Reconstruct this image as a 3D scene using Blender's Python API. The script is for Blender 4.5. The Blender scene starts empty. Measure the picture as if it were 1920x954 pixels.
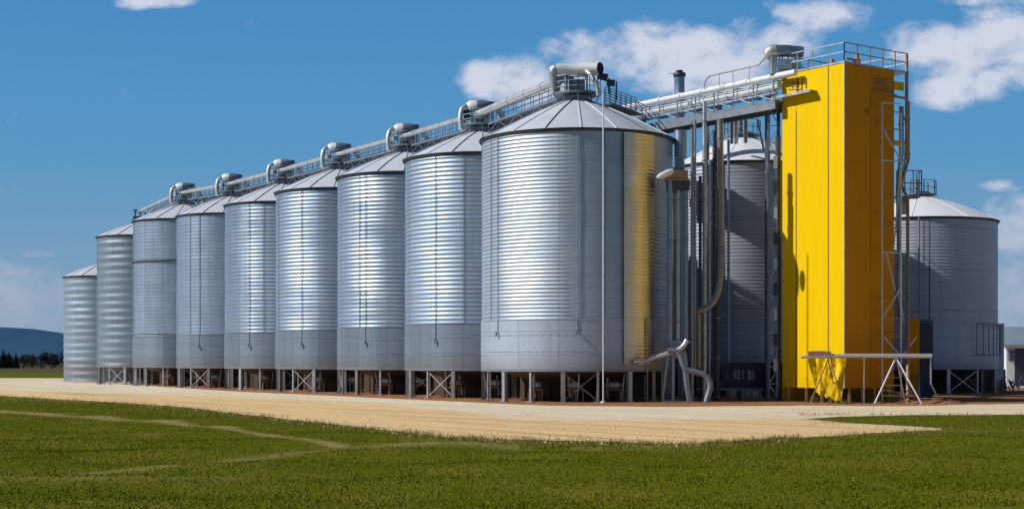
import bpy, math, random
import numpy as np
from mathutils import Vector, Matrix, noise
random.seed(7); rng = np.random.default_rng(5)
PI = math.pi
sc = bpy.context.scene
col = sc.collection
F, HZ, EYE = 2900.0, 678.0, 2.4

def P(px, py, d):                      # photo pixel and depth -> world point
    return Vector(((px-960)*d/F, d, EYE+(HZ-py)*d/F))
def G(px, py):                         # photo pixel on the ground plane
    d = EYE*F/(py-HZ)
    return ((px-960)*d/F, d)

# ------------------------------------------------------------------ materials
def new_mat(name):
    m = bpy.data.materials.new(name); m.use_nodes = True
    nt = m.node_tree; b = nt.nodes['Principled BSDF']
    return m, nt, b
class N:
    def __init__(s, nt): s.nt = nt
    def node(s, t, **kw):
        n = s.nt.nodes.new(t)
        for k, v in kw.items(): setattr(n, k, v)
        return n
    def link(s, a, b): s.nt.links.new(a, b)
    def put(s, sock, v):
        if isinstance(v, bpy.types.NodeSocket): s.link(v, sock)
        else: sock.default_value = v
    def math(s, op, a, b=None, c=None, clamp=False):
        n = s.node('ShaderNodeMath', operation=op); n.use_clamp = clamp
        s.put(n.inputs[0], a)
        if b is not None: s.put(n.inputs[1], b)
        if c is not None: s.put(n.inputs[2], c)
        return n.outputs[0]
    def mix(s, f, a, b, blend='MIX'):
        n = s.node('ShaderNodeMix', data_type='RGBA', blend_type=blend)
        s.put(n.inputs['Factor'], f)
        for i, v in (('A', a), ('B', b)):
            sk = [q for q in n.inputs if q.name == i and q.type == 'RGBA'][0]
            if not isinstance(v, bpy.types.NodeSocket): v = (*v[:3], 1)
            s.put(sk, v)
        return [q for q in n.outputs if q.type == 'RGBA'][0]
    def noise(s, vec, scale, detail=4, rough=.55, dist=0):
        n = s.node('ShaderNodeTexNoise'); s.put(n.inputs['Vector'], vec)
        n.inputs['Scale'].default_value = scale; n.inputs['Detail'].default_value = detail
        n.inputs['Roughness'].default_value = rough; n.inputs['Distortion'].default_value = dist
        return n.outputs[0]
    def mapv(s, vec, sc_):
        n = s.node('ShaderNodeMapping'); s.link(vec, n.inputs[0]); n.inputs['Scale'].default_value = sc_
        return n.outputs[0]
    def ramp(s, f, stops):
        n = s.node('ShaderNodeValToRGB'); s.put(n.inputs[0], f)
        e = n.color_ramp.elements
        while len(e) < len(stops): e.new(.5)
        for q, (p, c) in zip(e, stops):
            q.position = p; q.color = (*c, 1) if len(c) == 3 else c
        return n.outputs[0]
    def maprange(s, v, a, b, c, d):
        n = s.node('ShaderNodeMapRange'); s.put(n.inputs[0], v)
        for i, q in enumerate((a, b, c, d)): n.inputs[i+1].default_value = q
        return n.outputs[0]
    def smooth(s, v, a, b):
        n = s.node('ShaderNodeMapRange', interpolation_type='SMOOTHSTEP'); s.put(n.inputs[0], v)
        n.inputs[1].default_value = a; n.inputs[2].default_value = b
        return n.outputs[0]
    def bump(s, h, strength, dist, b):
        n = s.node('ShaderNodeBump'); s.link(h, n.inputs['Height'])
        n.inputs['Strength'].default_value = strength; n.inputs['Distance'].default_value = dist
        s.link(n.outputs[0], b.inputs['Normal'])

def paint(name, c, rough=.5, metal=0, var=.25, scale=1.5, dirt=(.12, .09, .06), dirt_amt=.25):
    m, nt, b = new_mat(name); q = N(nt)
    co = q.node('ShaderNodeTexCoord').outputs['Object']
    n1 = q.noise(co, scale, 6, .6); n2 = q.noise(q.mapv(co, (3, 3, .35)), scale*1.3, 5, .6)
    c1 = q.mix(n1, [x*(1-var) for x in c], [min(1, x*(1+var)) for x in c])
    f = q.math('MULTIPLY', q.smooth(n2, .55, .8), dirt_amt)
    q.link(q.mix(f, c1, dirt), b.inputs['Base Color'])
    b.inputs['Metallic'].default_value = metal
    q.link(q.maprange(n1, .3, .7, max(.05, rough-.08), min(1, rough+.1)), b.inputs['Roughness'])
    q.bump(q.noise(co, scale*9, 3), .15, .01, b)
    return m

def wall_steel(name, c, wall_h, z0, npan, tint=1.0, rough=.36, ringh=.84, metal=.82):
    m, nt, b = new_mat(name); q = N(nt)
    co = q.node('ShaderNodeTexCoord').outputs['Object']
    s = q.node('ShaderNodeSeparateXYZ'); q.link(co, s.inputs[0])
    ang = q.math('MULTIPLY', q.math('ARCTAN2', s.outputs[1], s.outputs[0]), npan/(2*PI))
    zz = q.math('DIVIDE', s.outputs[2], ringh)
    # staggered sheets: every second ring shifted by half a sheet
    row = q.math('FLOOR', zz)
    cell = q.node('ShaderNodeCombineXYZ')
    q.link(q.math('FLOOR', ang), cell.inputs[0]); q.link(row, cell.inputs[1])
    inf = q.node('ShaderNodeObjectInfo'); q.link(inf.outputs['Random'], cell.inputs[2])
    wn = q.node('ShaderNodeTexWhiteNoise', noise_dimensions='3D'); q.link(cell.outputs[0], wn.inputs[0])
    cellA = q.node('ShaderNodeCombineXYZ'); q.link(q.math('FLOOR', ang), cellA.inputs[0])
    q.link(inf.outputs['Random'], cellA.inputs[2])
    wa = q.node('ShaderNodeTexWhiteNoise', noise_dimensions='3D'); q.link(cellA.outputs[0], wa.inputs[0])
    fr = q.math('FRACT', ang)
    seam = q.math('LESS_THAN', q.math('MINIMUM', fr, q.math('SUBTRACT', 1, fr)), .016)
    zf = q.math('FRACT', zz)
    hs = q.math('LESS_THAN', q.math('MINIMUM', zf, q.math('SUBTRACT', 1, zf)), .03)
    bolt = q.math('LESS_THAN', q.math('FRACT', q.math('MULTIPLY', s.outputs[2], 7)), .4)
    n1 = q.noise(co, .9, 5, .6); st = q.noise(q.mapv(co, (2.2, 2.2, .12)), 1.6, 6, .65)
    v = q.math('ADD', q.math('MULTIPLY', wn.outputs[0], .10), q.math('MULTIPLY', wa.outputs[0], .16))
    v = q.math('ADD', v, q.math('MULTIPLY', n1, .22)); v = q.math('ADD', v, q.math('MULTIPLY', st, .35))
    v = q.math('ADD', v, q.math('MULTIPLY', q.math('SUBTRACT', inf.outputs['Random'], .5), .28))
    c1 = q.mix(v, [x*.72*tint for x in c], [min(1, x*1.22*tint) for x in c])
    c1 = q.mix(q.math('MULTIPLY', q.smooth(st, .6, .85), .3), c1, (.16, .14, .12))
    c1 = q.mix(q.math('MULTIPLY', q.math('MULTIPLY', seam, bolt), .45), c1, (.03, .035, .045))
    c1 = q.mix(q.math('MULTIPLY', hs, .2), c1, (.06, .07, .08))
    sp = q.math('MULTIPLY', q.math('SUBTRACT', 1, q.smooth(q.math('ADD', s.outputs[2], q.math('MULTIPLY', n1, -1.2)), 1.2, 2.6)), .45)
    c1 = q.mix(sp, c1, (.20, .15, .11))
    q.link(c1, b.inputs['Base Color'])
    b.inputs['Metallic'].default_value = metal
    r = q.math('ADD', q.math('MULTIPLY', wa.outputs[0], .12), q.math('MULTIPLY', st, .2))
    q.link(q.math('ADD', r, rough-.14), b.inputs['Roughness'])
    q.bump(q.noise(q.mapv(co, (1, 1, 1)), 2.2, 3, .5), .25, .03, b)
    return m

M = {}
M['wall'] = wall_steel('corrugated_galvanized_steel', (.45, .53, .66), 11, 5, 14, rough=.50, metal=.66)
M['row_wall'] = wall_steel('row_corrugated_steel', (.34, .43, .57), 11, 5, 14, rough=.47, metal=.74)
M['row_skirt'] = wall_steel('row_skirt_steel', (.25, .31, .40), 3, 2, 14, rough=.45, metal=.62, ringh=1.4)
M['mirror'] = wall_steel('reflector_sheet_steel', (.66, .62, .56), 11, 5, 14, rough=.30, metal=1.0)  # for the added sheet that strengthens the gold reflection
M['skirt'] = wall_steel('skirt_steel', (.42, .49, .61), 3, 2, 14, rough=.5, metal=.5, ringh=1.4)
M['dull'] = wall_steel('weathered_banded_steel', (.27, .345, .44), 11, 5, 9, rough=.50, ringh=1.7, metal=.6)
M['darkwall'] = wall_steel('shaded_blue_steel', (.25, .28, .35), 11, 5, 18, rough=.5, metal=.5)
def roof_mat():
    m, nt, b = new_mat('roof_sheet_steel'); q = N(nt)
    co = q.node('ShaderNodeTexCoord').outputs['Object']
    s = q.node('ShaderNodeSeparateXYZ'); q.link(co, s.inputs[0])
    a = q.math('MULTIPLY', q.math('ARCTAN2', s.outputs[1], s.outputs[0]), 18/(2*PI))
    wn = q.node('ShaderNodeTexWhiteNoise', noise_dimensions='1D'); q.link(q.math('FLOOR', a), wn.inputs['W'])
    n1 = q.noise(co, 1.1, 6, .6)
    v = q.math('ADD', q.math('MULTIPLY', wn.outputs[0], .35), q.math('MULTIPLY', n1, .55))
    q.link(q.mix(v, (.52, .565, .65), (.74, .77, .82)), b.inputs['Base Color'])
    b.inputs['Metallic'].default_value = .12
    q.link(q.maprange(n1, .3, .7, .38, .55), b.inputs['Roughness'])
    q.bump(q.noise(co, 3, 4), .2, .02, b)
    return m
M['roof'] = roof_mat()
M['white_roof'] = paint('white_roof_sheet', (.80, .81, .84), .45, .05, .06, 1, dirt_amt=.1)
M['smooth'] = wall_steel('smooth_navy_sheet', (.40, .44, .54), 11, 5, 20, rough=.5, metal=.45, ringh=3.1)
M['steel'] = paint('galvanized_steel', (.46, .49, .53), .4, .75, .3, 2)
M['steel_dark'] = paint('dark_weathered_steel', (.07, .08, .10), .5, .5, .35, 2)
M['steel_mid'] = paint('grey_painted_steel', (.22, .25, .30), .5, .5, .3, 2)
M['pipe'] = paint('blue_grey_pipe', (.30, .36, .46), .35, .75, .3, 1.5)
M['brown_pipe'] = paint('brownish_steel_pipe', (.27, .245, .235), .4, .6, .3, 1.5)
M['white'] = paint('white_painted_metal', (.74, .76, .78), .42, .15, .08, 2, dirt_amt=.35)
M['cream'] = paint('pale_grey_tube', (.60, .61, .63), .35, .5, .12, 2, dirt_amt=.35)
M['copper'] = paint('rusty_tan_steel', (.42, .26, .15), .55, .4, .3, 3)
M['navy'] = paint('navy_steel', (.028, .038, .07), .5, .3, .3, 1)
M['black'] = paint('black_opening', (.012, .012, .014), .8, 0, .3, 1)
M['hopper'] = paint('hopper_steel', (.10, .09, .09), .6, .4, .4, 1)
M['concrete'] = paint('pale_concrete', (.52, .50, .47), .85, 0, .15, 1.5)
M['backing'] = paint('dark_backing_brown', (.06, .035, .026), .8, .1, .4, .8)  # dark brown for the added boxes that darken the gaps under the silos
M['barnwall'] = paint('white_barn_siding', (.62, .66, .72), .6, 0, .08, 1)
M['barnroof'] = paint('grey_barn_roof', (.30, .36, .44), .5, .3, .15, 1)
M['bark'] = paint('tree_bark', (.05, .04, .03), .9, 0, .3, 2)
M['rust'] = paint('rust_red', (.20, .07, .03), .8, .1, .4, 2)
def yellow_mat():
    m, nt, b = new_mat('yellow_painted_cladding'); q = N(nt)
    co = q.node('ShaderNodeTexCoord').outputs['Object']
    n1 = q.noise(q.mapv(co, (1, 1, .25)), .9, 6, .6); n2 = q.noise(q.mapv(co, (4, 4, .3)), 1.5, 6, .7)
    n3 = q.noise(co, 14, 4, .6)
    c = q.mix(n1, (.76, .47, .0), (.86, .585, .0))
    c = q.mix(q.math('MULTIPLY', q.smooth(n2, .56, .78), .38), c, (.42, .23, .01))
    s = q.node('ShaderNodeSeparateXYZ'); q.link(co, s.inputs[0])
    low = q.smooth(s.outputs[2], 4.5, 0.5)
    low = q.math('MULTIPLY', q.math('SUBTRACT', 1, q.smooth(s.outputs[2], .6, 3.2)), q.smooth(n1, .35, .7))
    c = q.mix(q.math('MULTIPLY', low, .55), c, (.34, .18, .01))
    c = q.mix(q.math('MULTIPLY', q.smooth(n3, .70, .78), .5), c, (.28, .15, .02))
    q.link(c, b.inputs['Base Color'])
    q.link(q.maprange(n1, .3, .7, .42, .6), b.inputs['Roughness'])
    b.inputs['Specular IOR Level'].default_value = .08
    q.bump(q.noise(q.mapv(co, (1, 1, .4)), 1.1, 3), .35, .06, b)
    return m
M['yellow'] = yellow_mat()
M['shaded_yellow'] = paint('shaded_yellow_cladding', (.66, .245, .0), .6, 0, .12, .7, (.40, .15, .0), .5)  # tower yellow darkened, shade of the unlit side put into the colour
M['shaded_yellow'].node_tree.nodes['Principled BSDF'].inputs['Specular IOR Level'].default_value = .1

# ---- ground materials
def ground_mat(name, fn):
    m, nt, b = new_mat(name); q = N(nt)
    co = q.node('ShaderNodeNewGeometry').outputs['Position']
    fn(q, co, b); b.inputs['Specular IOR Level'].default_value = .02
    b.inputs['Roughness'].default_value = .95
    return m
def f_grass(q, co, b):
    big = q.noise(co, .035, 5, .6, .5); mid = q.noise(q.mapv(co, (1, .45, 1)), .45, 6, .65); fine = q.noise(co, 9, 4, .7)
    c = q.mix(big, (.078, .105, .002), (.125, .135, .004))
    c = q.mix(q.smooth(mid, .40, .68), c, (.155, .15, .014))
    c = q.mix(q.math('MULTIPLY', q.smooth(mid, .6, .8), .5), c, (.22, .19, .035)); c = q.mix(q.math('MULTIPLY', q.smooth(fine, .5, .75), .25), c, (.06, .08, .002))
    at = q.node('ShaderNodeAttribute', attribute_name='dirt').outputs['Fac']
    df = q.math('ADD', at, q.math('MULTIPLY', q.math('SUBTRACT', q.noise(co, 3.5, 6, .8), .5), 2.4))
    df = q.math('MULTIPLY', q.smooth(df, .3, 1.1), .8)
    c = q.mix(df, c, q.mix(mid, (.30, .23, .10), (.40, .31, .15)))
    far = q.node('ShaderNodeSeparateXYZ'); q.link(co, far.inputs[0])
    c = q.mix(q.smooth(far.outputs[1], 260, 420), c, (.10, .085, .045))
    q.link(c, b.inputs['Base Color']); q.bump(q.noise(co, 6, 5, .7), .8, .08, b)
def f_gravel(q, co, b):
    big = q.noise(q.mapv(co, (.5, 1.2, 1)), .16, 6, .6); st = q.noise(q.mapv(co, (.12, 1.4, 1)), .9, 5, .6); fine = q.noise(co, 16, 4, .8)
    c = q.mix(big, (.70, .59, .41), (.82, .72, .54))
    c = q.mix(q.math('MULTIPLY', q.smooth(st, .5, .75), .35), c, (.58, .44, .27))
    c = q.mix(q.math('MULTIPLY', q.smooth(fine, .5, .8), .4), c, (.36, .29, .19))
    q.link(c, b.inputs['Base Color']); q.bump(fine, .6, .03, b)
def f_dirt(q, co, b):
    big = q.noise(q.mapv(co, (.4, 1.2, 1)), .3, 6, .65); st = q.noise(q.mapv(co, (.1, 1.6, 1)), 1.1, 6, .65); fine = q.noise(co, 11, 5, .8)
    c = q.mix(big, (.74, .51, .25), (.86, .64, .36))
    c = q.mix(q.math('MULTIPLY', q.smooth(st, .5, .72), .5), c, (.56, .39, .19))
    c = q.mix(q.math('MULTIPLY', q.smooth(fine, .52, .8), .5), c, (.40, .27, .13))
    q.link(c, b.inputs['Base Color']); q.bump(q.noise(co, 5, 6, .8), .8, .05, b)
def f_soil(q, co, b):
    big = q.noise(co, .8, 6, .7); fine = q.noise(co, 7, 5, .8)
    c = q.mix(big, (.24, .10, .045), (.50, .25, .12))
    c = q.mix(q.math('MULTIPLY', q.smooth(fine, .45, .8), .6), c, (.07, .035, .02))
    q.link(c, b.inputs['Base Color']); q.bump(fine, .9, .08, b)
def rutv(q, co, k):
    n = q.node('ShaderNodeMapping'); q.link(co, n.inputs[0]); n.inputs['Rotation'].default_value = (0, 0, math.radians(55.5))
    return q.mapv(n.outputs[0], k)
_g, _d = f_gravel, f_dirt
def with_ruts(f, dark, amt):
    def g_(q, co, b):
        f(q, co, b); base = b.inputs['Base Color'].links[0].from_socket
        r = q.noise(rutv(q, co, (.02, 1.1, 1)), 1.6, 3, .55, .15); amt2 = amt*1.35; r2 = q.noise(rutv(q, co, (.05, 5, 1)), 1.2, 4, .6); st = q.noise(co, .35, 5, .65, .6)
        c = q.mix(q.math('MULTIPLY', q.smooth(r, .55, .63), amt2), base, dark)
        c = q.mix(q.math('MULTIPLY', q.smooth(r2, .6, .75), amt*.7), c, dark)
        c = q.mix(q.math('MULTIPLY', q.smooth(st, .55, .75), amt*.8), c, dark)
        q.link(c, b.inputs['Base Color'])
    return g_
f_gravel = with_ruts(f_gravel, (.56, .42, .26), .5); f_dirt = with_ruts(f_dirt, (.46, .30, .14), .55)
M['grass'] = ground_mat('field_grass', f_grass); M['gravel'] = ground_mat('pale_gravel', f_gravel)
M['dirt'] = ground_mat('tan_dirt', f_dirt); M['soil'] = ground_mat('red_soil', f_soil)
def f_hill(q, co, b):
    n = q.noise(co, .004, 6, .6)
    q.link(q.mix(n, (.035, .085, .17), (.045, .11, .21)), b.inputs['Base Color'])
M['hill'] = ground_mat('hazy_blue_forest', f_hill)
def leaf_mat(name, a, b_):
    m, nt, b = new_mat(name); q = N(nt)
    inf = q.node('ShaderNodeNewGeometry')
    cc = q.mix(inf.outputs['Random Per Island'], a, b_)
    if name == 'grass_blade':
        pn = q.noise(q.mapv(inf.outputs['Position'], (.6, 1, 1)), .16, 5, .6, .4); pn2 = q.noise(inf.outputs['Position'], .7, 5, .65)
        cc = q.mix(q.math('MULTIPLY', q.smooth(pn, .42, .62), .75), cc, (.175, .165, .018))
        cc = q.mix(q.math('MULTIPLY', q.smooth(pn2, .54, .70), .6), cc, (.22, .19, .035))
        cc = q.mix(q.math('MULTIPLY', q.math('SUBTRACT', 1, q.smooth(pn, .30, .46)), .5), cc, (.055, .090, .002))
    q.link(cc, b.inputs['Base Color'])
    b.inputs['Roughness'].default_value = .8; b.inputs['Specular IOR Level'].default_value = .03
    return m
M['blade'] = leaf_mat('grass_blade', (.085, .105, .002), (.13, .145, .005))
M['conifer'] = leaf_mat('conifer_needles', (.006, .014, .014), (.016, .032, .026))
M['bare'] = leaf_mat('bare_brown_twigs', (.022, .024, .022), (.055, .048, .038))
M['weed'] = leaf_mat('dry_weeds', (.10, .10, .02), (.26, .22, .07))

# ------------------------------------------------------------------ mesh builder
class MB:
    def __init__(s): s.v = []; s.f = []; s.sm = []
    def add(s, vs, fs, smooth=False):
        o = len(s.v); s.v += [tuple(v) for v in vs]
        s.f += [tuple(i+o for i in f) for f in fs]; s.sm += [smooth]*len(fs)
    def box(s, c, size, ux=(1, 0, 0), uy=(0, 1, 0)):
        c = Vector(c); ux = Vector(ux).normalized(); uy = Vector(uy).normalized(); uz = ux.cross(uy)
        h = [q/2 for q in size]; vs = []
        for sz in (-1, 1):
            for sx, sy in ((-1, -1), (1, -1), (1, 1), (-1, 1)):
                vs.append(c+ux*(sx*h[0])+uy*(sy*h[1])+uz*(sz*h[2]))
        s.add(vs, [(3, 2, 1, 0), (4, 5, 6, 7), (0, 1, 5, 4), (1, 2, 6, 5), (2, 3, 7, 6), (3, 0, 4, 7)])
    def bar(s, a, b, w, t=None):
        a = Vector(a); b = Vector(b); d = (b-a); L = d.length
        if L < 1e-6: return
        d.normalize(); up = Vector((0, 0, 1)) if abs(d.z) < .95 else Vector((1, 0, 0))
        x = d.cross(up).normalized()
        s.box((a+b)/2, (L, w, t or w), d, x)
    def tube(s, pts, r, seg=10, caps=True, smooth=True):
        pts = [Vector(p) for p in pts]; n = len(pts)
        rs = r if isinstance(r, (list, tuple)) else [r]*n
        vs = []; fs = []; prev = None
        for i, p in enumerate(pts):
            t = (pts[min(i+1, n-1)]-pts[max(i-1, 0)]).normalized()
            if prev is None:
                up = Vector((0, 0, 1)) if abs(t.z) < .9 else Vector((1, 0, 0)); x = t.cross(up).normalized()
            else: x = (prev-t*prev.dot(t)).normalized()
            prev = x; y = t.cross(x)
            for k in range(seg):
                a = 2*PI*k/seg; vs.append(p+(x*math.cos(a)+y*math.sin(a))*rs[i])
        for i in range(n-1):
            for k in range(seg):
                k2 = (k+1) % seg; fs.append((i*seg+k, i*seg+k2, (i+1)*seg+k2, (i+1)*seg+k))
        s.add(vs, fs, smooth)
        if caps:
            s.add(vs[:seg], [tuple(range(seg))[::-1]]); s.add(vs[-seg:], [tuple(range(seg))])
    def lathe(s, prof, c=(0, 0, 0), seg=48, smooth=True, a0=0, a1=2*PI):
        full = abs(a1-a0-2*PI) < 1e-6; ns = seg if full else seg+1
        vs = []; fs = []
        for r, z in prof:
            for k in range(ns):
                a = a0+(a1-a0)*k/seg; vs.append((c[0]+r*math.cos(a), c[1]+r*math.sin(a), c[2]+z))
        for i in range(len(prof)-1):
            for k in range(seg):
                k2 = (k+1) % ns; fs.append((i*ns+k, i*ns+k2, (i+1)*ns+k2, (i+1)*ns+k))
        s.add(vs, fs, smooth)
    def build(s, name, mat, parent=None, loc=None):
        me = bpy.data.meshes.new(name); me.from_pydata(s.v, [], s.f); me.validate()
        if len(me.polygons) == len(s.sm): me.polygons.foreach_set('use_smooth', s.sm)
        me.materials.append(mat); me.update()
        o = bpy.data.objects.new(name, me); col.objects.link(o)
        if parent: o.parent = parent
        if loc: o.location = loc
        return o
def tag(o, label=None, cat=None, group=None, kind=None):
    if label: o['label'] = label
    if cat: o['category'] = cat
    if group: o['group'] = group
    if kind: o['kind'] = kind
    return o
def empty(name, loc, label, cat, group=None, rz=0):
    o = bpy.data.objects.new(name, None); col.objects.link(o); o.location = loc; o.rotation_euler = (0, 0, rz)
    return tag(o, label, cat, group)
def bez(p0, p1, p2, p3, n=10):
    p0, p1, p2, p3 = map(Vector, (p0, p1, p2, p3)); out = []
    for i in range(n+1):
        t = i/n; out.append(p0*(1-t)**3+p1*3*t*(1-t)**2+p2*3*t*t*(1-t)+p3*t**3)
    return out
def railing(mb, pts, h=1.0, r=.022, step=1.3, mids=2):
    pts = [Vector(p) for p in pts]
    for k in range(1, mids+1):
        for a, b in zip(pts, pts[1:]): mb.bar(a+Vector((0, 0, h*k/mids)), b+Vector((0, 0, h*k/mids)), r*2)
    for a, b in zip(pts, pts[1:]):
        n = max(1, int((b-a).length/step+.5))
        for i in range(n+1):
            p = a.lerp(b, i/n); mb.bar(p, p+Vector((0, 0, h)), r*2.2)

# ------------------------------------------------------------------ world + sun
SUN = Vector((-.80, -.158, .0)).normalized(); EL = math.radians(36)
sd = Vector((SUN.x*math.cos(EL), SUN.y*math.cos(EL), math.sin(EL)))
L = bpy.data.lights.new('sun', 'SUN'); L.energy = 4.25; L.angle = math.radians(.53); L.color = (1, .955, .88)
lo = bpy.data.objects.new('sun', L); col.objects.link(lo); lo.rotation_euler = sd.to_track_quat('Z', 'Y').to_euler()
w = bpy.data.worlds.new('World'); sc.world = w; w.use_nodes = True
nt = w.node_tree; nt.nodes.clear(); q = N(nt)
tc = q.node('ShaderNodeTexCoord').outputs['Generated']
sx = q.node('ShaderNodeSeparateXYZ'); q.link(tc, sx.inputs[0]); X, Y, Z = sx.outputs
sky = q.node('ShaderNodeTexSky', sky_type='NISHITA'); sky.sun_disc = False
sky.sun_elevation = EL; sky.sun_rotation = math.atan2(SUN.x, SUN.y)
sky.air_density = 1; sky.dust_density = .3; sky.ozone_density = 2.5
skyc = q.mix(1.0, sky.outputs[0], (.10, .10, .10), 'MULTIPLY')
el = q.math('ARCSINE', Z)
grad = q.ramp(q.maprange(el, -.02, .30, 0, 1), [(0, (.31, .40, .51)), (.10, (.29, .385, .51)), (.24, (.20, .35, .52)),
      (.45, (.110, .31, .545)), (.62, (.085, .29, .56)), (.80, (.062, .25, .54)), (1, (.055, .225, .51))])
skyc = q.mix(q.smooth(el, .55, .27), skyc, grad)
n_ = q.node('ShaderNodeMapRange', interpolation_type='SMOOTHSTEP'); q.link(el, n_.inputs[0])
n_.inputs[1].default_value = .27; n_.inputs[2].default_value = .6
skyc = q.mix(n_.outputs[0], grad, q.mix(1.0, sky.outputs[0], (.06, .06, .066), 'MULTIPLY'))
# clouds standing in fixed directions of the sky
ys = q.math('MAXIMUM', Y, .05); u = q.math('DIVIDE', X, ys); v = q.math('DIVIDE', Z, ys)
cl = [(905, 142, 60, 44, .9), (985, 158, 100, 48, .9), (1130, 110, 110, 60, 1), (1260, 95, 150, 62, 1.05), (1330, 140, 170, 55, .95), (1440, 75, 110, 50, .85),
      (1530, 28, 110, 38, .85), (1770, 90, 110, 60, 1), (1870, 60, 110, 60, 1), (1850, 130, 160, 70, .95), (1790, 160, 90, 45, .8), (282, 3, 80, 18, .9),
      (40, 555, 200, 62, .55), (-150, 540, 300, 80, .6), (1890, 470, 60, 60, .42), (1900, 550, 90, 80, .5), (70, 477, 40, 9, .5), (1875, 349, 50, 12, .5), (1850, 3, 90, 12, .5),
      (2300, 90, 200, 80, 1), (-400, 150, 220, 60, .9), (2100, 400, 260, 60, .7)]
acc = None
for (cx, cy, rx, ry, s_) in cl:
    du = q.math('MULTIPLY', q.math('SUBTRACT', u, (cx-960)/F), F/rx); dv = q.math('MULTIPLY', q.math('SUBTRACT', v, (HZ-cy)/F), F/ry)
    g = q.math('SUBTRACT', 1, q.math('ADD', q.math('MULTIPLY', du, du), q.math('MULTIPLY', dv, dv)), clamp=False)
    g = q.math('MULTIPLY', q.math('MAXIMUM', g, -1.5), s_)
    acc = g if acc is None else q.math('MAXIMUM', acc, g)
cv = q.node('ShaderNodeCombineXYZ'); q.link(u, cv.inputs[0]); q.link(q.math('MULTIPLY', v, 1.5), cv.inputs[1])
nz = q.noise(cv.outputs[0], 26, 7, .58, .3)
gen = q.noise(q.mapv(tc, (1, 1, 2.6)), 1.9, 7, .58, .3)
dens = q.math('ADD', acc, q.math('MULTIPLY', q.math('SUBTRACT', nz, .5), 3.2))
dens = q.math('MULTIPLY', q.smooth(dens, -.15, 1.05), q.math('GREATER_THAN', Y, .3))
behind = q.math('MULTIPLY', q.smooth(gen, .55, .75), q.math('SUBTRACT', 1, q.smooth(Y, .2, .5)))
low = q.smooth(v, .03, .14)
ccol = q.mix(low, (.36, .42, .54), (.66, .69, .80))
cv2 = q.node('ShaderNodeCombineXYZ'); q.link(q.math('ADD', u, -.004), cv2.inputs[0]); q.link(q.math('ADD', q.math('MULTIPLY', v, 1.5), .009), cv2.inputs[1])
sh = q.math('ADD', .5, q.math('MULTIPLY', q.math('SUBTRACT', q.noise(cv2.outputs[0], 26, 7, .58, .3), nz), 1.9))
ccol = q.mix(q.math('MULTIPLY', q.smooth(sh, .46, .8), .42), ccol, (.40, .46, .60))
skyc = q.mix(q.math('MULTIPLY', dens, .93), skyc, ccol)
away = q.smooth(Y, .35, -.1)
away = q.math('SUBTRACT', 1, q.smooth(Y, -.1, .35))
skyc = q.mix(q.math('MULTIPLY', away, .42), skyc, (.035, .05, .085))
skyc = q.mix(q.math('MULTIPLY', behind, .45), skyc, (.50, .53, .60))
bg = q.node('ShaderNodeBackground'); q.link(skyc, bg.inputs[0]); bg.inputs[1].default_value = 1.0
ow = q.node('ShaderNodeOutputWorld'); q.link(bg.outputs[0], ow.inputs[0])

# ------------------------------------------------------------------ camera
cam = bpy.data.cameras.new('camera'); co_ = bpy.data.objects.new('camera', cam); col.objects.link(co_)
co_.location = (0, 0, EYE); co_.rotation_euler = (PI/2, 0, 0)
cam.lens = 36*F/1920; cam.shift_y = (HZ-477)/1920; cam.clip_end = 20000; cam.clip_start = .5
sc.camera = co_
sc.view_settings.view_transform = 'Standard'; sc.view_settings.look = 'None'; sc.view_settings.exposure = 0

# ------------------------------------------------------------------ ground
def interp(pts, x): return np.interp(x, [p[0] for p in pts], [p[1] for p in pts])
EDGE = [(-3000, 708), (-1200, 716), (-300, 731), (0, 742), (200, 753), (350, 764), (600, 793), (850, 820), (1000, 825), (1200, 831), (1280, 833), (1400, 825), (1560, 816), (1770, 806)]
TRACKS = [[(-400, 752), (0, 771), (200, 786), (330, 795), (430, 806), (540, 824), (640, 836)], [(-100, 900), (200, 880), (430, 860), (620, 845), (720, 838), (830, 834), (960, 838)], [(1080, 838), (1250, 836), (1400, 832)],
          [(-50, 905), (150, 900), (420, 890)]]
def seg_dist(px, py, line):
    d = np.full(px.shape, 1e9)
    for (x0, y0), (x1, y1) in zip(line, line[1:]):
        ex, ey = x1-x0, (y1-y0); t = np.clip(((px-x0)*ex+(py-y0)*ey)/(ex*ex+ey*ey), 0, 1)
        dd = np.hypot((px-x0-t*ex)*.18, py-y0-t*ey); d = np.minimum(d, dd)
    return d
def dirt_mask(x, y):
    px = 960+x*F/y; py = HZ+EYE*F/y
    m = np.zeros(px.shape)
    for ln, wd, am in zip(TRACKS, (4.2, 7.0, 5, 8), (.95, .72, .6, .55)): m = np.maximum(m, am*np.exp(-(seg_dist(px, py, ln)/wd)**2))
    e = interp(EDGE, px); k = np.clip(1-(py-e)/np.interp(px, [0, 500, 900, 1500], [5, 14, 22, 10]), 0, 1)
    m = np.maximum(m, np.where(py > e, .62*k, 0))
    return m
ds = np.concatenate([np.linspace(12, 130, 300), np.geomspace(131, 9000, 60)])
us = np.concatenate([np.linspace(-3.5, -.36, 50), np.linspace(-.35, .35, 280), np.linspace(.36, 3.5, 50)])
UU, DD = np.meshgrid(us, ds); GX = UU*DD; GY = DD
dm = dirt_mask(GX, GY)
PX = 960+GX*F/GY; PY = HZ+EYE*F/GY
ingr = np.clip((PY-interp(EDGE, PX)-3)/10, 0, 1)*np.clip((75-GY)/10, 0, 1)
GZ = ingr*(.05*np.sin(GX*.35+GY*.21)+.04*np.sin(GX*.9-GY*.5)+.03*np.sin(GY*1.3+GX*.2))
me = bpy.data.meshes.new('ground'); nv = GX.size; r_, c_ = GX.shape
vs = np.stack([GX.ravel(), GY.ravel(), GZ.ravel()], 1)
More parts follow.
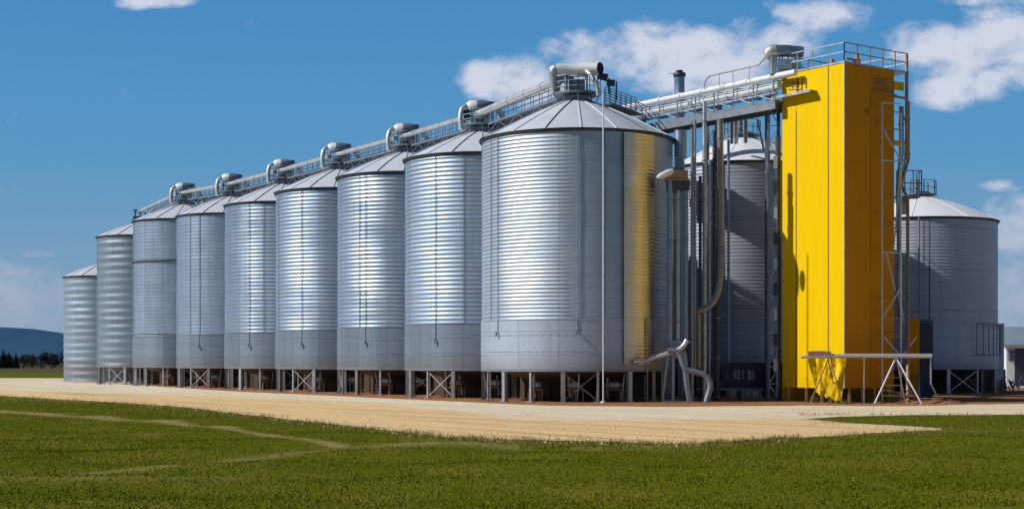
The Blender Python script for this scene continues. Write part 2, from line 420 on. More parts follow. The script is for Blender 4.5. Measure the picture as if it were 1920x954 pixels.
idx = np.arange(nv).reshape(r_, c_); fs = np.stack([idx[:-1, :-1], idx[:-1, 1:], idx[1:, 1:], idx[1:, :-1]], -1).reshape(-1, 4)
me.from_pydata(vs.tolist(), [], fs.tolist())
at = me.attributes.new('dirt', 'FLOAT', 'POINT'); at.data.foreach_set('value', dm.ravel().astype(np.float32))
me.polygons.foreach_set('use_smooth', [True]*len(me.polygons)); me.materials.append(M['grass'])
g = bpy.data.objects.new('ground', me); col.objects.link(g); g['kind'] = 'structure'
# the ground behind the camera
mb = MB(); mb.add([(-9000, -9000, -.6), (9000, -9000, -.6), (9000, 9000, -.6), (-9000, 9000, -.6)], [(0, 1, 2, 3)])
tag(mb.build('terrain', M['grass']), kind='structure')

from mathutils.geometry import tessellate_polygon
def sheet(name, pix, z, mat, jit=.5, far=()):
    pts = [G(*p) for p in pix]+list(far); out = []
    n = len(pts)
    for i in range(n):
        a = Vector((*pts[i], 0)); b = Vector((*pts[(i+1) % n], 0)); Ls = (b-a).length
        k = max(1, min(400, int(Ls/.35))) if i < len(pix)-1 else 1
        d = (b-a).normalized(); nr = Vector((-d.y, d.x, 0))
        for j in range(k):
            p = a.lerp(b, j/k)
            if k > 1:
                p = p+Vector((0, 1, 0))*jit*(noise.noise(p*.25)*1.2+noise.noise(p*.9+Vector((7, 3, 1)))*.8+noise.noise(p*2.7)*.5)
            out.append(Vector((p.x, p.y, z)))
    tr = tessellate_polygon([out]); mb = MB(); mb.add(out, [tuple(t) for t in tr])
    o = mb.build(name, mat)
    if o.data.polygons[0].normal.z < 0: o.data.flip_normals()
    return tag(o, kind='structure')
ISL = [(1770, 806), (1770, 803), (1600, 793), (1480, 787), (1600, 780), (1700, 778), (1920, 777), (2400, 774), (3600, 772)]
sheet('gravel_yard', EDGE+ISL, .008, M['gravel'], .45, [(230, 170), (60, 215), (-60, 226), (-150, 240)])
TAN = [(-1200, 713), (-300, 724), (0, 732), (250, 738), (500, 746), (700, 757), (850, 770), (960, 784), (1100, 788), (1300, 787), (1450, 785), (1520, 786)]
sheet('dirt_track', [(1600, 794), (1740, 803), (1770, 806.5)]+EDGE[::-1][1:-1]+TAN, .014, M['dirt'], .35)
RED = [(245, 718), (300, 724.5), (450, 734), (620, 741.5), (800, 750), (950, 757), (1030, 760), (1240, 762.5), (1500, 760), (1680, 761), (1760, 760), (1820, 758), (1920, 757), (2500, 757)]
sheet('soil_bed', RED, .020, M['soil'], .35, [(75, 125), (40, 150), (-30, 205), (-44, 185)])

# ------------------------------------------------------------------ grass blades
def noi(x, y): return np.sin(x*.31+y*.17+2*np.sin(y*.11))*.5+np.sin(x*.83-y*.47+1.7*np.sin(x*.29))*.5
def grass_blades():
    n = 300000
    d = 24.5+ (92-24.5)*rng.random(n)**1.15; uu = (rng.random(n)-.5)*.76
    x = uu*d; px = 960+x*F/d; py = HZ+EYE*F/d
    e = interp(EDGE, px)+rng.normal(0, 1.2, n)-np.where(rng.random(n) < .15, rng.exponential(4.0, n), 0)
    island = (px > 1490) & (py < interp([(1490, 787), (1600, 792), (1770, 803), (1772, 1000), (3000, 1000)], px)) & (py > interp([(1490, 787), (1600, 779), (1920, 776.5), (2500, 775)], px)+1)
    tipz = (px > 1500) & (px < 1800) & (py > 786) & (rng.random(n) < np.interp(px, [1500, 1640, 1770], [.03, .25, .9])*.8)
    ok = ((py > e) | island | tipz) & (rng.random(n) > dirt_mask(x, d)*1.15)
    ok &= rng.random(n) < np.interp(py, [740, 800, 860, 960], [1, 1, .8, .6])
    x, d = x[ok], d[ok]; n = len(x)
    h = .018+.022*rng.random(n)*(1+.4*noi(x, d)); wd = .010+.014*rng.random(n)
    a = rng.random(n)*2*PI; lean = rng.normal(0, .03, (n, 2))
    z = np.where(True, -.01, 0); gz = (.05*np.sin(x*.35+d*.21)+.04*np.sin(x*.9-d*.5)+.03*np.sin(d*1.3+x*.2))*np.clip((HZ+EYE*F/d-interp(EDGE, 960+x*F/d)-3)/10, 0, 1)*np.clip((75-d)/10, 0, 1)
    A = np.stack([x-np.cos(a)*wd, d-np.sin(a)*wd, gz-.01], 1); B = np.stack([x+np.cos(a)*wd, d+np.sin(a)*wd, gz-.01], 1)
    C = np.stack([x+lean[:, 0], d+lean[:, 1], gz+h], 1)
    V = np.stack([A, B, C], 1).reshape(-1, 3)
    me = bpy.data.meshes.new('grass'); me.vertices.add(3*n); me.vertices.foreach_set('co', V.ravel().astype(np.float32))
    me.loops.add(3*n); me.loops.foreach_set('vertex_index', np.arange(3*n, dtype=np.int32))
    me.polygons.add(n); me.polygons.foreach_set('loop_start', np.arange(0, 3*n, 3, dtype=np.int32))
    me.update(calc_edges=True); me.materials.append(M['blade'])
    o = bpy.data.objects.new('grass', me); col.objects.link(o)
    tag(o, 'short green grass of the field in front of the gravel yard', 'grass', kind='stuff')
grass_blades()
def edge_weeds():
    mb = MB(); k = 0
    while k < 5500:
        px = random.uniform(-60, 1980); e = float(interp(EDGE, px))
        if px > 1500 and random.random() < .5: py = random.choice((778, 793))+random.gauss(0, 1.5)
        else: py = e+abs(random.gauss(0, 7))-random.expovariate(.5) if random.random() < .8 else random.uniform(e, 954)
        if noise.noise(Vector((px*.012, py*.08, 3))) < random.uniform(-.5, .3): continue
        x, y = G(px, py); k += 1; h = random.uniform(.04, .16)*(.6 if py > 870 else 1)
        for q_ in range(3):
            a = random.uniform(0, 2*PI); w_ = random.uniform(.006, .014); bx_ = x+random.gauss(0, .04); by_ = y+random.gauss(0, .04)
            mb.add([(bx_-w_*math.cos(a), by_-w_*math.sin(a), -.02), (bx_+w_*math.cos(a), by_+w_*math.sin(a), -.02), (bx_+random.gauss(0, .04), by_+random.gauss(0, .04), h)], [(0, 1, 2)])
    tag(mb.build('weeds', M['weed']), 'dry stalks and weeds along the edge of the grass and the dirt track', 'weeds', kind='stuff')
edge_weeds()
mb = MB()   # loose clods and stones on the track
for i in range(2600):
    px = random.uniform(-100, 2000); e = float(interp(EDGE, px)); py = random.uniform(max(722, e-48), e+6)
    if px > 1480: py = random.uniform(757, 772)
    x, y = G(px, py); r = random.uniform(.015, .05)*(1.6 if random.random() < .06 else 1)
    vs = [(x+r*math.cos(k*1.256+i)*random.uniform(.7, 1.2), y+r*math.sin(k*1.256+i)*random.uniform(.7, 1.2), .01) for k in range(5)]+[(x, y, .015+r*random.uniform(.5, .9))]
    mb.add(vs, [(k, (k+1) % 5, 5) for k in range(5)])
tag(mb.build('loose_stones', M['dirt']), 'scattered small stones and clods on the dirt track', 'stones', kind='stuff')

# ------------------------------------------------------------------ silos
Z_RIM = 1.96
def corr_prof(r, z0, z1, pitch, amp, sub=6):
    n = int((z1-z0)/pitch); out = []
    for i in range(n*sub+1):
        t = i/sub; out.append((r+amp*math.cos(2*PI*t), z0+(z1-z0)*t/n))
    return out
FLAT = {8: [(-.08, .56, .12), (.74, 1, .5)], 3: [(-1, .05, .15)], 2: [(-1, .08, .12), (.45, 1, .3)], 4: [(-1, -.62, .3)]}
def silo(i, px, d, r, eave, rise, label, style='std', nleg=16, duct=True, gap=True, wallmat='wall', rim=Z_RIM, skirt_h=2.95):
    X = (px-960)*d/F
    root = empty('grain_silo', (X, d, 0), label, 'grain silo', 'corrugated steel grain silos', 0)
    rz = .37*i
    pitch = .285*(d/106)**.3; amp = pitch*.075
    if i == 8: pitch, amp = .225, .021
    if style == 'plain': pitch, amp = .24, .009
    if style == 'band': pitch, amp, skirt_h = .78, .024, 0
    z_w = rim+skirt_h
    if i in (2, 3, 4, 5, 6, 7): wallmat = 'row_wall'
    flat = FLAT.get(i, []); sub_ = 10; nz_ = int((eave-z_w)/pitch)*sub_; seg_ = 144; vs = []; toc_ = math.atan2(-d, -X)
    fac = []
    for k in range(seg_):
        u_ = math.sin(2*PI*k/seg_-toc_) if math.cos(2*PI*k/seg_-toc_) > 0 else 9
        fac.append(min([1]+[g_[2] for g_ in flat if g_[0] <= u_ <= g_[1]]))
    for j in range(nz_+1):
        tt = (j % sub_)/sub_; cs = (math.cos(PI*tt/.72) if tt < .72 else -math.cos(PI*(tt-.72)/.28)) if style != 'band' else math.cos(2*PI*tt); z_ = z_w+(eave-z_w)*j/nz_
        for k in range(seg_):
            a = 2*PI*k/seg_; wob = 1+.25*math.sin(3*a+z_*.9+i)
            R_ = r+amp*cs*fac[k]*wob*(1+.55*noise.noise(Vector((math.cos(a)*1.2+i*3, math.sin(a)*1.2, (j//sub_)*1.7))))+(.02*noise.noise(Vector((math.cos(a)*3, math.sin(a)*3+i, z_*.5))) if style != 'plain' else 0); vs.append((R_*math.cos(a), R_*math.sin(a), z_))
    mb = MB(); mb.add(vs, [(j*seg_+k, j*seg_+(k+1) % seg_, (j+1)*seg_+(k+1) % seg_, (j+1)*seg_+k) for j in range(nz_) for k in range(seg_)], True)
    wl = mb.build('wall', M[wallmat], root)
    # vertical stiffeners and seams
    if style != 'band' or True:
        k = 7 if style == 'band' else 14
        for j in range(k):
            a = 2*PI*j/k+.015
            mb = MB(); rr = r+amp+.012
            mb.box((rr*math.cos(a), rr*math.sin(a), (z_w+eave)/2), (.02, .04, eave-z_w-.06), (math.cos(a), math.sin(a), 0), (-math.sin(a), math.cos(a), 0))
            if math.sin(a) < .35 and j % 3 == i % 3: mb.build('stiffener', M['steel_mid'], root)
    if skirt_h:
        mb = MB(); n = 168; vs = []
        for zi in (rim, rim+.05, z_w-.03):
            for k in range(n):
                a = 2*PI*k/n; f = (.5+.5*math.sin(a*5+i*2+1))
                rr = r+.03+.032*(1 if k % 2 else 0)*f; vs.append((rr*math.cos(a), rr*math.sin(a), zi))
        fs = [(j*n+k, j*n+(k+1) % n, (j+1)*n+(k+1) % n, (j+1)*n+k) for j in range(2) for k in range(n)]
        mb.add(vs, fs, True)
        mb.lathe([(r+.03, z_w-.03), (r+.075, z_w-.03), (r+.075, z_w+.02), (r+.0, z_w+.02)], seg=96, smooth=False)
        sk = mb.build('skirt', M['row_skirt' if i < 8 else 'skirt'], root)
        for zz in (rim+skirt_h*.35, rim+skirt_h*.68):
            mb = MB(); mb.lathe([(r+.04, zz), (r+.058, zz), (r+.058, zz+.02), (r+.04, zz+.02)], seg=96, smooth=False); mb.build('band', M['steel'], sk)
    # eave ring and roof
    mb = MB(); mb.lathe([(r+.03, eave-.12), (r+.10, eave-.12), (r+.10, eave-.03), (r+.16, eave-.03), (r+.16, eave+.015), (r-.05, eave+.05)], seg=96, smooth=False)
    mb.build('eave_ring', M['steel_dark'], root)
    ns = 18; sub = 4; tr = .75; ovh = .2
    mb = MB(); vs = []; steps = 7
    for j in range(steps+1):
        t = j/steps; R = (r+ovh)*(1-t)+tr*t; z = eave+.03+(rise)*t+.10*math.sin(PI*t)
        for k in range(ns*sub):
            a = 2*PI*k/(ns*sub); kk = (k % sub)
            vs.append((R*math.cos(a), R*math.sin(a), z+.0*kk))
    m_ = ns*sub; mb.add(vs, [(j*m_+k, j*m_+(k+1) % m_, (j+1)*m_+(k+1) % m_, (j+1)*m_+k) for j in range(steps) for k in range(m_)], True)
    rm = 'white_roof' if style == 'plain' else 'roof'
    rf = mb.build('roof', M[rm], root); rt = eave+.03+rise
    for k in range(ns):
        a = 2*PI*(k+.5)/ns; mb = MB(); c, s = math.cos(a), math.sin(a); pr = None
        if style == 'plain' and k % 2: continue
        for j in range(steps+1):
            t = j/steps; R = (r+ovh)*(1-t)+tr*t; z = eave+.055+rise*t+.10*math.sin(PI*t); p = Vector((R*c, R*s, z))
            if pr is not None: mb.bar(pr, p, .045 if style != 'plain' else .025, .05 if style != 'plain' else .02)
            pr = p
        mb.build('rib', M[rm] if k % 3 or style == 'plain' else M['steel_dark'], rf)
    mb = MB(); mb.lathe([(tr+.08, rt-.15), (tr+.08, rt+.28), (tr-.05, rt+.34), (.02, rt+.4)], seg=24, smooth=False); mb.build('roof_cap', M['steel_mid'], root)
    # hopper, ring beam, legs
    if gap:
        mb = MB(); mb.lathe([(r-.12, rim+.02), (r*.5, rim-.65), (.45, .65), (.3, .3)], seg=40); mb.build('hopper', M['hopper'], root)
        mb = MB(); mb.lathe([(r+.06, rim-.14), (r+.06, rim+.01), (r-.25, rim+.01), (r-.25, rim-.14), (r+.06, rim-.14)], seg=72, smooth=False); mb.build('ring_beam', M['steel_mid'], root)
        for j in range(nleg):
            a = 2*PI*(j+.5)/nleg+rz; rr = r-.1; c, s = math.cos(a), math.sin(a); mb = MB()
            ww = .26 if j % 2 == 0 else .13
            for o_ in (-ww*.42, ww*.42):    # H-section leg
                mb.box(((rr+o_)*c, (rr+o_)*s, (rim-.14)/2), (.025, ww, rim-.14), (c, s, 0), (-s, c, 0))
            mb.box((rr*c, rr*s, (rim-.14)/2), (ww*.8, .02, rim-.14), (c, s, 0), (-s, c, 0))
            mb.box((rr*c, rr*s, .045), (.42, .42, .05), (c, s, 0), (-s, c, 0))
            mb.build('leg', M['steel'] if j % 4 else M['brown_pipe'], root)
            if j % 4 == (i % 4) and s < .4:
                a2 = 2*PI*(j+1.5)/nleg+rz; p0 = Vector((rr*c, rr*s, 0)); p1 = Vector((rr*math.cos(a2), rr*math.sin(a2), 0)); mb = MB()
                zt = Vector((0, 0, rim-.2)); zb = Vector((0, 0, .1))
                mb.bar(p0+zt, p1+zb, .05); mb.bar(p0+zb, p1+zt*1.0+Vector((0, 0, .001)), .045); mb.build('cross_brace', M['cream'] if j % 4 else M['brown_pipe'], root)
    # down pipe with hook (faces camera)
    toc = math.atan2(-d, -X)
    if style == 'std':
        for off, lab in ((-.62 if i != 8 else -.92, 0), (.0 if i == 8 else 9, 0)):
            if off > 5: continue
            a = toc-(-off) if False else toc+off; rr = r+.12; c, s = math.cos(a), math.sin(a)
            zb = rim+2.2 if i == 8 else rim+1.9
            mb = MB(); mb.tube([((rr-.05)*c, (rr-.05)*s, eave-.1), ((rr-.05)*c, (rr-.05)*s, zb), ((rr+.1)*c, (rr+.1)*s, zb-.3)], .026, 6); mb.box(((rr+.06)*c, (rr+.06)*s, zb-.1), (.09, .09, .25), (c, s, 0), (-s, c, 0))
            mb.build('down_pipe', M['steel_mid'], root)
    if style == 'ringed':
        mb = MB(); zz = 12.3; mb.lathe([(r+.04, zz), (r+.13, zz), (r+.13, zz+.16), (r+.04, zz+.16)], seg=72, smooth=False); mb.build('band', M['steel_dark'], root)
        mb = MB(); zz = 5.2; mb.lathe([(r+.04, zz), (r+.10, zz), (r+.10, zz+.10), (r+.04, zz+.10)], seg=72, smooth=False); mb.build('band', M['steel'], root)
    # platform and railing on the roof
    if duct:
        zp = rt+.42
        mb = MB(); mb.lathe([(.02, zp-.06), (1.5, zp-.06), (1.5, zp+.02), (.02, zp+.02)], seg=16, smooth=False)
        for k in range(8):
            a = k*PI/4; mb.bar((1.4*math.cos(a), 1.4*math.sin(a), zp-.05), (1.15*math.cos(a), 1.15*math.sin(a), zp-.55), .06)
        pf = mb.build('platform', M['steel_mid'], root)
        mb = MB(); railing(mb, [(1.45*math.cos(k*PI/6), 1.45*math.sin(k*PI/6), zp) for k in range(13)], 1.0, .02, .8, 3); mb.build('railing', M['steel'], pf)
        add_duct(root, i, zp)
    return root, X, rt
def add_duct(root, i, zp):
    mb = MB(); za = zp+1.30; R = .45
    if i == 8: za = 20.55-0; R = .42
    fr = MB()
    hw = .62
    for a in (-hw, hw):
        for b in (-.4, .4):
            fr.bar((a, b, zp), (a, b, za-R*.6), .07)
    for b in (-.4, .4):
        fr.bar((-hw, b, za-R*.75), (hw, b, za-R*.75), .06); fr.bar((-hw, b, zp+.1), (hw, b, za-R), .04)
    for a in (-hw, hw): fr.bar((a, -.4, za-R*.75), (a, .4, za-R*.75), .06)
    fr.box((.1, 0, zp+.45), (.75, .6, .8)); fr.tube([(-.35, 0, zp), (-.35, 0, za-R)], .17, 10)
    fr.build('duct_frame', M['steel_mid'], root)
    if i == 8:
        mb = MB(); dy = -.3
        mb.tube([(-1.35, dy, za+.02), (-.9, dy, za), (-.2, dy, za-.05), (.35, dy, za), (.9, dy-.1, za+.02), (1.35, dy-.35, za)], [.33, .36, .30, .42, .44, .36], 18, False)
        d8 = mb.build('duct', M['white'], root)
        mb = MB(); mb.tube([(-1.45, dy, za-1.5), (-1.5, dy, za-.35), (-1.45, dy, za-.1), (-1.33, dy, za+.03)], [.2, .24, .36, .34], 14); mb.build('elbow', M['steel'], d8)
        mb = MB(); mb.lathe([(.02, 0), (.30, 0), (.36, .06), (.30, .02)], seg=20); o = mb.build('open_end', M['black'], d8)
        o.location = (1.38, dy-.37, za); o.rotation_euler = (PI/2, 0, math.radians(55))
        mb = MB(); mb.tube(bez((.5, -.5, za-.1), (.7, -1.0, za-.3), (1.2, -1.2, za-.9), (1.25, -1.2, zp-.3), 8), .14, 10); mb.build('elbow_pipe', M['cream'], root)
        mb = MB(); mb.tube(bez((-.2, .4, za-.9), (-.6, .5, za+.1), (-1.0, .6, za+.2), (-1.25, .6, zp), 8), .13, 10); mb.build('elbow_pipe', M['steel'], root)
        mb = MB(); mb.tube([(1.3, .2, za-.3), (1.9, .1, za-.45)], [.2, .24], 12); mb.tube([(2.0, 0, zp), (2.0, 0, za-.5)], .06, 8); mb.tube([(2.45, 0, zp-.4), (2.45, 0, za-.7)], .05, 8)
        mb.box((2.1, 0, za-.8), (.5, .4, .35)); mb.build('blower', M['steel_dark'], root)
        return
    L0 = .0
    mb = MB(); mb.tube([(-.45, 0, za), (.1, 0, za+.02), (.15, 0, za+.02), (.75, 0, za-.06), (.8, 0, za-.06)], [R, R, R*.92, R*.9, R*.6], 16)
    for xx in (-.2, .1, .4): mb.lathe([(R+.01, 0), (R+.03, 0), (R+.03, .04), (R+.01, .04)], seg=4) if False else None
    du = mb.build('duct', M['steel_mid'], root)
    mb = MB(); mb.tube([(-1.05, 0, za-.10), (-1.0, 0, za-.06), (-.82, 0, za), (-.38, 0, za+.01)], [.14, .34, .45, .45], 16); mb.build('duct_cap', M['white'], du)
    if i == 7:
        mb = MB(); mb.tube([(-1.1, 0, za-.9), (-1.1, 0, za+.05)], [.2, .26], 12); mb.lathe([(.02, za+.12), (.3, za+.12), (.3, za+.02), (.02, za+.02)], (-1.1, 0, 0), 14); mb.build('vent_stack', M['steel_dark'], root)
    mb = MB(); mb.tube(bez((-.95, -.15, za), (-1.5, -.3, za+.1), (-1.6, -.4, za-.5), (-1.45, -.5, zp-.35), 9), .16, 10); mb.build('elbow_pipe', M['cream'], root)
    # discharge chute
    mb = MB(); mb.tube(bez((.7, 0, za-.1), (1.1, 0, za-.15), (1.3, 0, za-.6), (2.0, .1, zp-.25), 6), .15, 8); mb.build('chute', M['white'], root)

E = 16.05
std = [(7, 905, 106.0, 5.3, 'corrugated silo directly left of the biggest one with a dark vent stack on its roof'),
       (6, 766, 116.3, 5.3, 'corrugated silo third from the right end of the long row'),
       (5, 640, 126.6, 5.3, 'corrugated silo fourth from the right end of the long row'),
       (4, 536, 136.9, 5.3, 'corrugated silo in the row, fifth from the left end of all silos'),
       (3, 438, 147.2, 5.3, 'corrugated silo in the row, fourth from the left end of all silos')]
SIL = {}
SIL[8] = silo(8, 1082, 96.4, 5.93, E, 2.55, 'biggest nearest corrugated silo topped by the large white open ended duct', nleg=18)
for i, px, d, r, lab in std: SIL[i] = silo(i, px, d, r, E, 2.05, lab)
SIL[2] = silo(2, 350, 157.5, 5.3, 16.5, 1.9, 'smooth steel silo with a dark ring around its middle, near the left of the row', 'ringed')
SIL[1] = silo(1, 276, 168.5, 5.3, 15.8, 1.9, 'horizontally banded steel silo with small posts and a curved duct on its roof', 'band', wallmat='dull', duct=False)
SIL[0] = silo(0, 205, 183, 5.2, 12.3, 1.9, 'short banded steel silo at the far left standing on a pale concrete pad', 'band', wallmat='dull', duct=False, gap=False, rim=.12)
SIL[9] = silo(9, 1392, 112, 5.1, 16.3, 2.3, 'shaded silo behind the pipes between the biggest silo and the yellow tower', 'plain', nleg=14, duct=False, wallmat='smooth')
SIL[10] = silo(10, 1724, 121, 5.85, 13.2, 2.1, 'dark blue-grey silo with a pale roof to the right of the yellow tower', 'plain', nleg=14, duct=False, wallmat='smooth')
# added reflector sheet on the biggest silo, tilted to mirror the yellow tower
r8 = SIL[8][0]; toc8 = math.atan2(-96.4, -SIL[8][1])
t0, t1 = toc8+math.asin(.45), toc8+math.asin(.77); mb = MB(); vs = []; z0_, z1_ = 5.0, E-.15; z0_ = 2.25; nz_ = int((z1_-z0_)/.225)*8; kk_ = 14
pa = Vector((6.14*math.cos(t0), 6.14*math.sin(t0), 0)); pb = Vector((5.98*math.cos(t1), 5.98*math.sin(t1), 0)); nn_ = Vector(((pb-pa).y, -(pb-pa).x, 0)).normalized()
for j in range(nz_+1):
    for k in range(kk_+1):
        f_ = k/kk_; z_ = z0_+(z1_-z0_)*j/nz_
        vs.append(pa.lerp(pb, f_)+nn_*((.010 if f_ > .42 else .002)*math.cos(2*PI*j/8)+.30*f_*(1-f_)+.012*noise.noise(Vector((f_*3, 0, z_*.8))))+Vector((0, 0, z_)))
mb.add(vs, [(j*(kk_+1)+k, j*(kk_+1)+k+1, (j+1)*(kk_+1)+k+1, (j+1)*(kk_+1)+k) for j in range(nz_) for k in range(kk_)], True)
mb.build('reflector_sheet', M['mirror'], r8)
# small things on the roofs without a duct
r1 = SIL[1][0]; zt = 15.8+1.9
mb = MB()
for xx in (-1.3, -.75, -.2): mb.tube([(xx, 0, zt-.6), (xx, 0, zt+1.0)], .07, 8)
mb.bar((-1.5, 0, zt+.9), (-.1, 0, zt+.9), .06); mb.box((-.9, 0, zt+.1), (1.2, .5, .9)); mb.tube([(-1.3, 0, zt+1.0), (-1.3, 0, zt+1.25)], [.05, .3], 10)
mb.build('roof_post', M['steel_dark'], r1)
mb = MB(); mb.tube(bez((0, 0, zt-.2), (.1, 0, zt+1.5), (1.5, 0, zt+1.4), (2.3, -.3, zt+.2), 10), .28, 12); mb.build('curved_duct', M['steel_mid'], r1)
for k_, hh in ((9, 16.3+2.3), (10, 13.2+2.1)):
    r_k = SIL[k_][0]; mb = MB(); railing(mb, [(1.3*math.cos(k*PI/4), 1.3*math.sin(k*PI/4), hh+.15) for k in range(9)], 1.05, .025, 1.2, 2)
    mb.lathe([(.02, hh+.1), (1.35, hh+.1), (1.35, hh+.15), (.02, hh+.15)], seg=12, smooth=False)
    mb.tube([(-.2, 0, hh), (-.2, 0, hh+1.3)], .22, 10); mb.build('roof_platform', M['steel_mid'], r_k)
# concrete pad
mb = MB(); X0 = SIL[0][1]; mb.lathe([(7.1, .0), (7.1, .14), (.05, .15)], (X0-.2, 183, 0), 48, False); tag(mb.build('concrete_pad', M['concrete']), 'pale round concrete pad under the short left silo', 'pad')

# machines under the silos, added dark boxes hiding the bright field behind the legs
def along(a, b, w, h, z):
    m = MB(); a = Vector((*a, z+h/2)); b = Vector((*b, z+h/2)); m.bar(a, b, w, h); return m
for (i0, i1) in ((1, 3), (3, 5), (5, 7), (7, 8)):
    A = (SIL[i0][1]+.3, SIL[i0][0].location.y); B = (SIL[i1][1]+.3, SIL[i1][0].location.y)
    m = along(A, B, 1.5, 1.75, .03)
    vA, vB = Vector((*A, 0)), Vector((*B, 0)); n = int((vB-vA).length/2)
    nr = (vB-vA).normalized(); sd_ = Vector((nr.y, -nr.x, 0))
    if sd_.y > 0: sd_ = -sd_
    for k in range(n+1):
        p = vA.lerp(vB, k/n)+sd_*.78; m.bar(p+Vector((0, 0, .05)), p+Vector((0, 0, 1.7)), .08)
    lab = {1: 'dark backing box added under the leftmost leg-mounted silos', 3: 'dark backing box added under the middle left silos', 5: 'dark backing box added under the middle right silos', 7: 'dark backing box added under the two nearest silos'}[i0]
    tag(m.build('dark_backing_box', M['backing']), lab, 'conveyor housing')
words = {2: 'silo with the dark ring', 3: 'fourth silo from the left', 4: 'fifth silo from the left', 5: 'sixth silo from the left', 6: 'seventh silo from the left', 7: 'silo left of the biggest one', 8: 'biggest nearest silo'}
for i in (2, 3, 4, 5, 6, 7, 8):
    X_, d_ = SIL[i][1], SIL[i][0].location.y; R_ = 5.2
    for j in range(2 if i < 8 else 3):
        a = math.atan2(-d_, -X_)+(-.5+.75*j if i < 8 else -.75+.7*j)
        c = (X_+(R_-1.5)*math.cos(a), d_+(R_-1.5)*math.sin(a), 0)
        t = empty('discharge_motor', c, ('left ', 'middle ' if i == 8 else 'right ', 'right ')[j]+'discharge motor on a frame beneath the '+words[i], 'motor', 'machines beneath the silos', .5*j+i)
        mb = MB()
        for sx_ in (-.5, .5):
            for sy_ in (-.3, .3): mb.bar((sx_, sy_, .03), (sx_, sy_, .7), .07)
        mb.box((0, 0, .72), (1.2, .75, .06)); mb.build('stand', M['copper'], t)
        mb = MB(); mb.tube([(-.45, 0, 1.0), (-.3, 0, 1.0), (-.3, 0, 1.0), (.35, 0, 1.0), (.36, 0, 1.0), (.6, 0, 1.0)], [.12, .12, .24, .24, .08, .06], 14)
        for k in range(6): mb.box((-.25+.1*k, 0, 1.0), (.02, .54, .3))
        mb.build('motor_body', M['cream'], t)
        mb = MB(); mb.tube(bez((.3, .1, 1.75), (.35, .1, 1.4), (.5, .1, 1.3), (.45, -.1, .2), 8), .07, 8); mb.tube([(-.55, .2, .05), (-.75, .2, 1.8)], .05, 8); mb.build('pipe', M['steel'], t)

for A, B, lab in (((5.5, 100), (17, 116), 'dark backing box added behind the pipes left of the yellow tower'), ((17, 116.2), (40, 127), 'dark backing box added behind the yellow tower under the dark right silo')):  # more added boxes, keeping the space behind the pipes dark
    tag(along(A, B, 1.5, 1.75, .03).build('dark_backing_box', M['backing']), lab, 'conveyor housing')
# ------------------------------------------------------------------ catwalks and conveyor tubes between the silo tops
def top_of(i):
    r, X_, rt = SIL[i]; return Vector((X_, r.location.y, rt+.42))
pair_names = {1: 'two leftmost leg-mounted silos', 2: 'ringed silo and the one to its right', 3: 'fourth and fifth silos from the left', 4: 'fifth and sixth silos from the left', 5: 'sixth and seventh silos from the left', 6: 'seventh and eighth silos from the left', 7: 'two nearest silos'}
for i in range(1, 8):
    a, b = top_of(i), top_of(i+1)
    d = (b-a); d.z = 0; d.normalize(); nrm = Vector((-d.y, d.x, 0)); up = Vector((0, 0, 1))
    if nrm.y > 0: nrm = -nrm
    a2 = a+d*1.5-up*.05; b2 = b-d*1.5-up*.05
    t = empty('catwalk', a2, 'railed catwalk over the '+pair_names[i], 'catwalk', 'catwalks between the silo tops'); o = a2
    mb = MB(); n = max(4, int((b2-a2).length/1.1)); w_ = .45
    mb.bar(a2-o, b2-o, .9, .05); mb.build('deck', M['steel_mid'], t)
    mb = MB()
    for s in (-w_, w_):
        pa, pb = a2+nrm*s-up*.08-o, b2+nrm*s-up*.08-o
        mb.bar(pa, pb, .09, .1); mb.bar(pa-up*.62, pb-up*.62, .07)
        for k in range(n):
            p, r2 = pa.lerp(pb, k/n), pa.lerp(pb, (k+1)/n)
            mb.bar(p, r2-up*.62 if k % 2 else r2-up*.62, .045) if k % 2 else mb.bar(p-up*.62, r2, .045)
            mb.bar(p, p-up*.62, .04)
    mb.build('truss', M['steel_mid'], t)
    for s in (-w_, w_):
        mb = MB(); railing(mb, [a2+nrm*s-o, b2+nrm*s-o], 1.0, .022, 1.1, 3); mb.build('railing', M['steel'], t)
    # round conveyor tube beside it
    h0 = 1.25 if i < 8 else 1.2
    A = a+up*(h0-.62)+nrm*.8+d*.6; B = b+up*(h0-.62 if i < 7 else .95)+nrm*.8-d*.6
    mb = MB(); rr = .25 if i == 7 else .17
    mb.tube([A, B], rr, 14); nn = 5
    for k in range(nn+1):
        p = A.lerp(B, k/nn); dd = (B-A).normalized(); mb.tube([p-dd*.04, p+dd*.04], rr+.035, 14)
    tb = mb.build('conveyor_tube', M['cream']); tag(tb, 'pale round tube over the '+pair_names[i], 'conveyor tube', 'conveyor tubes over the silo tops')
    A = A-up*.55-nrm*1.6; B = B-up*.55-nrm*1.6
    mb = MB(); mb.bar(A, B, .42, .34)
    for k in range(6):
        p = A.lerp(B, k/5); mb.bar(p+up*.1, p-up*.5, .05)
    tag(mb.build('conveyor_trough', M['pipe']), 'conveyor trough over the '+pair_names[i], 'conveyor trough', 'conveyor troughs over the silo tops')
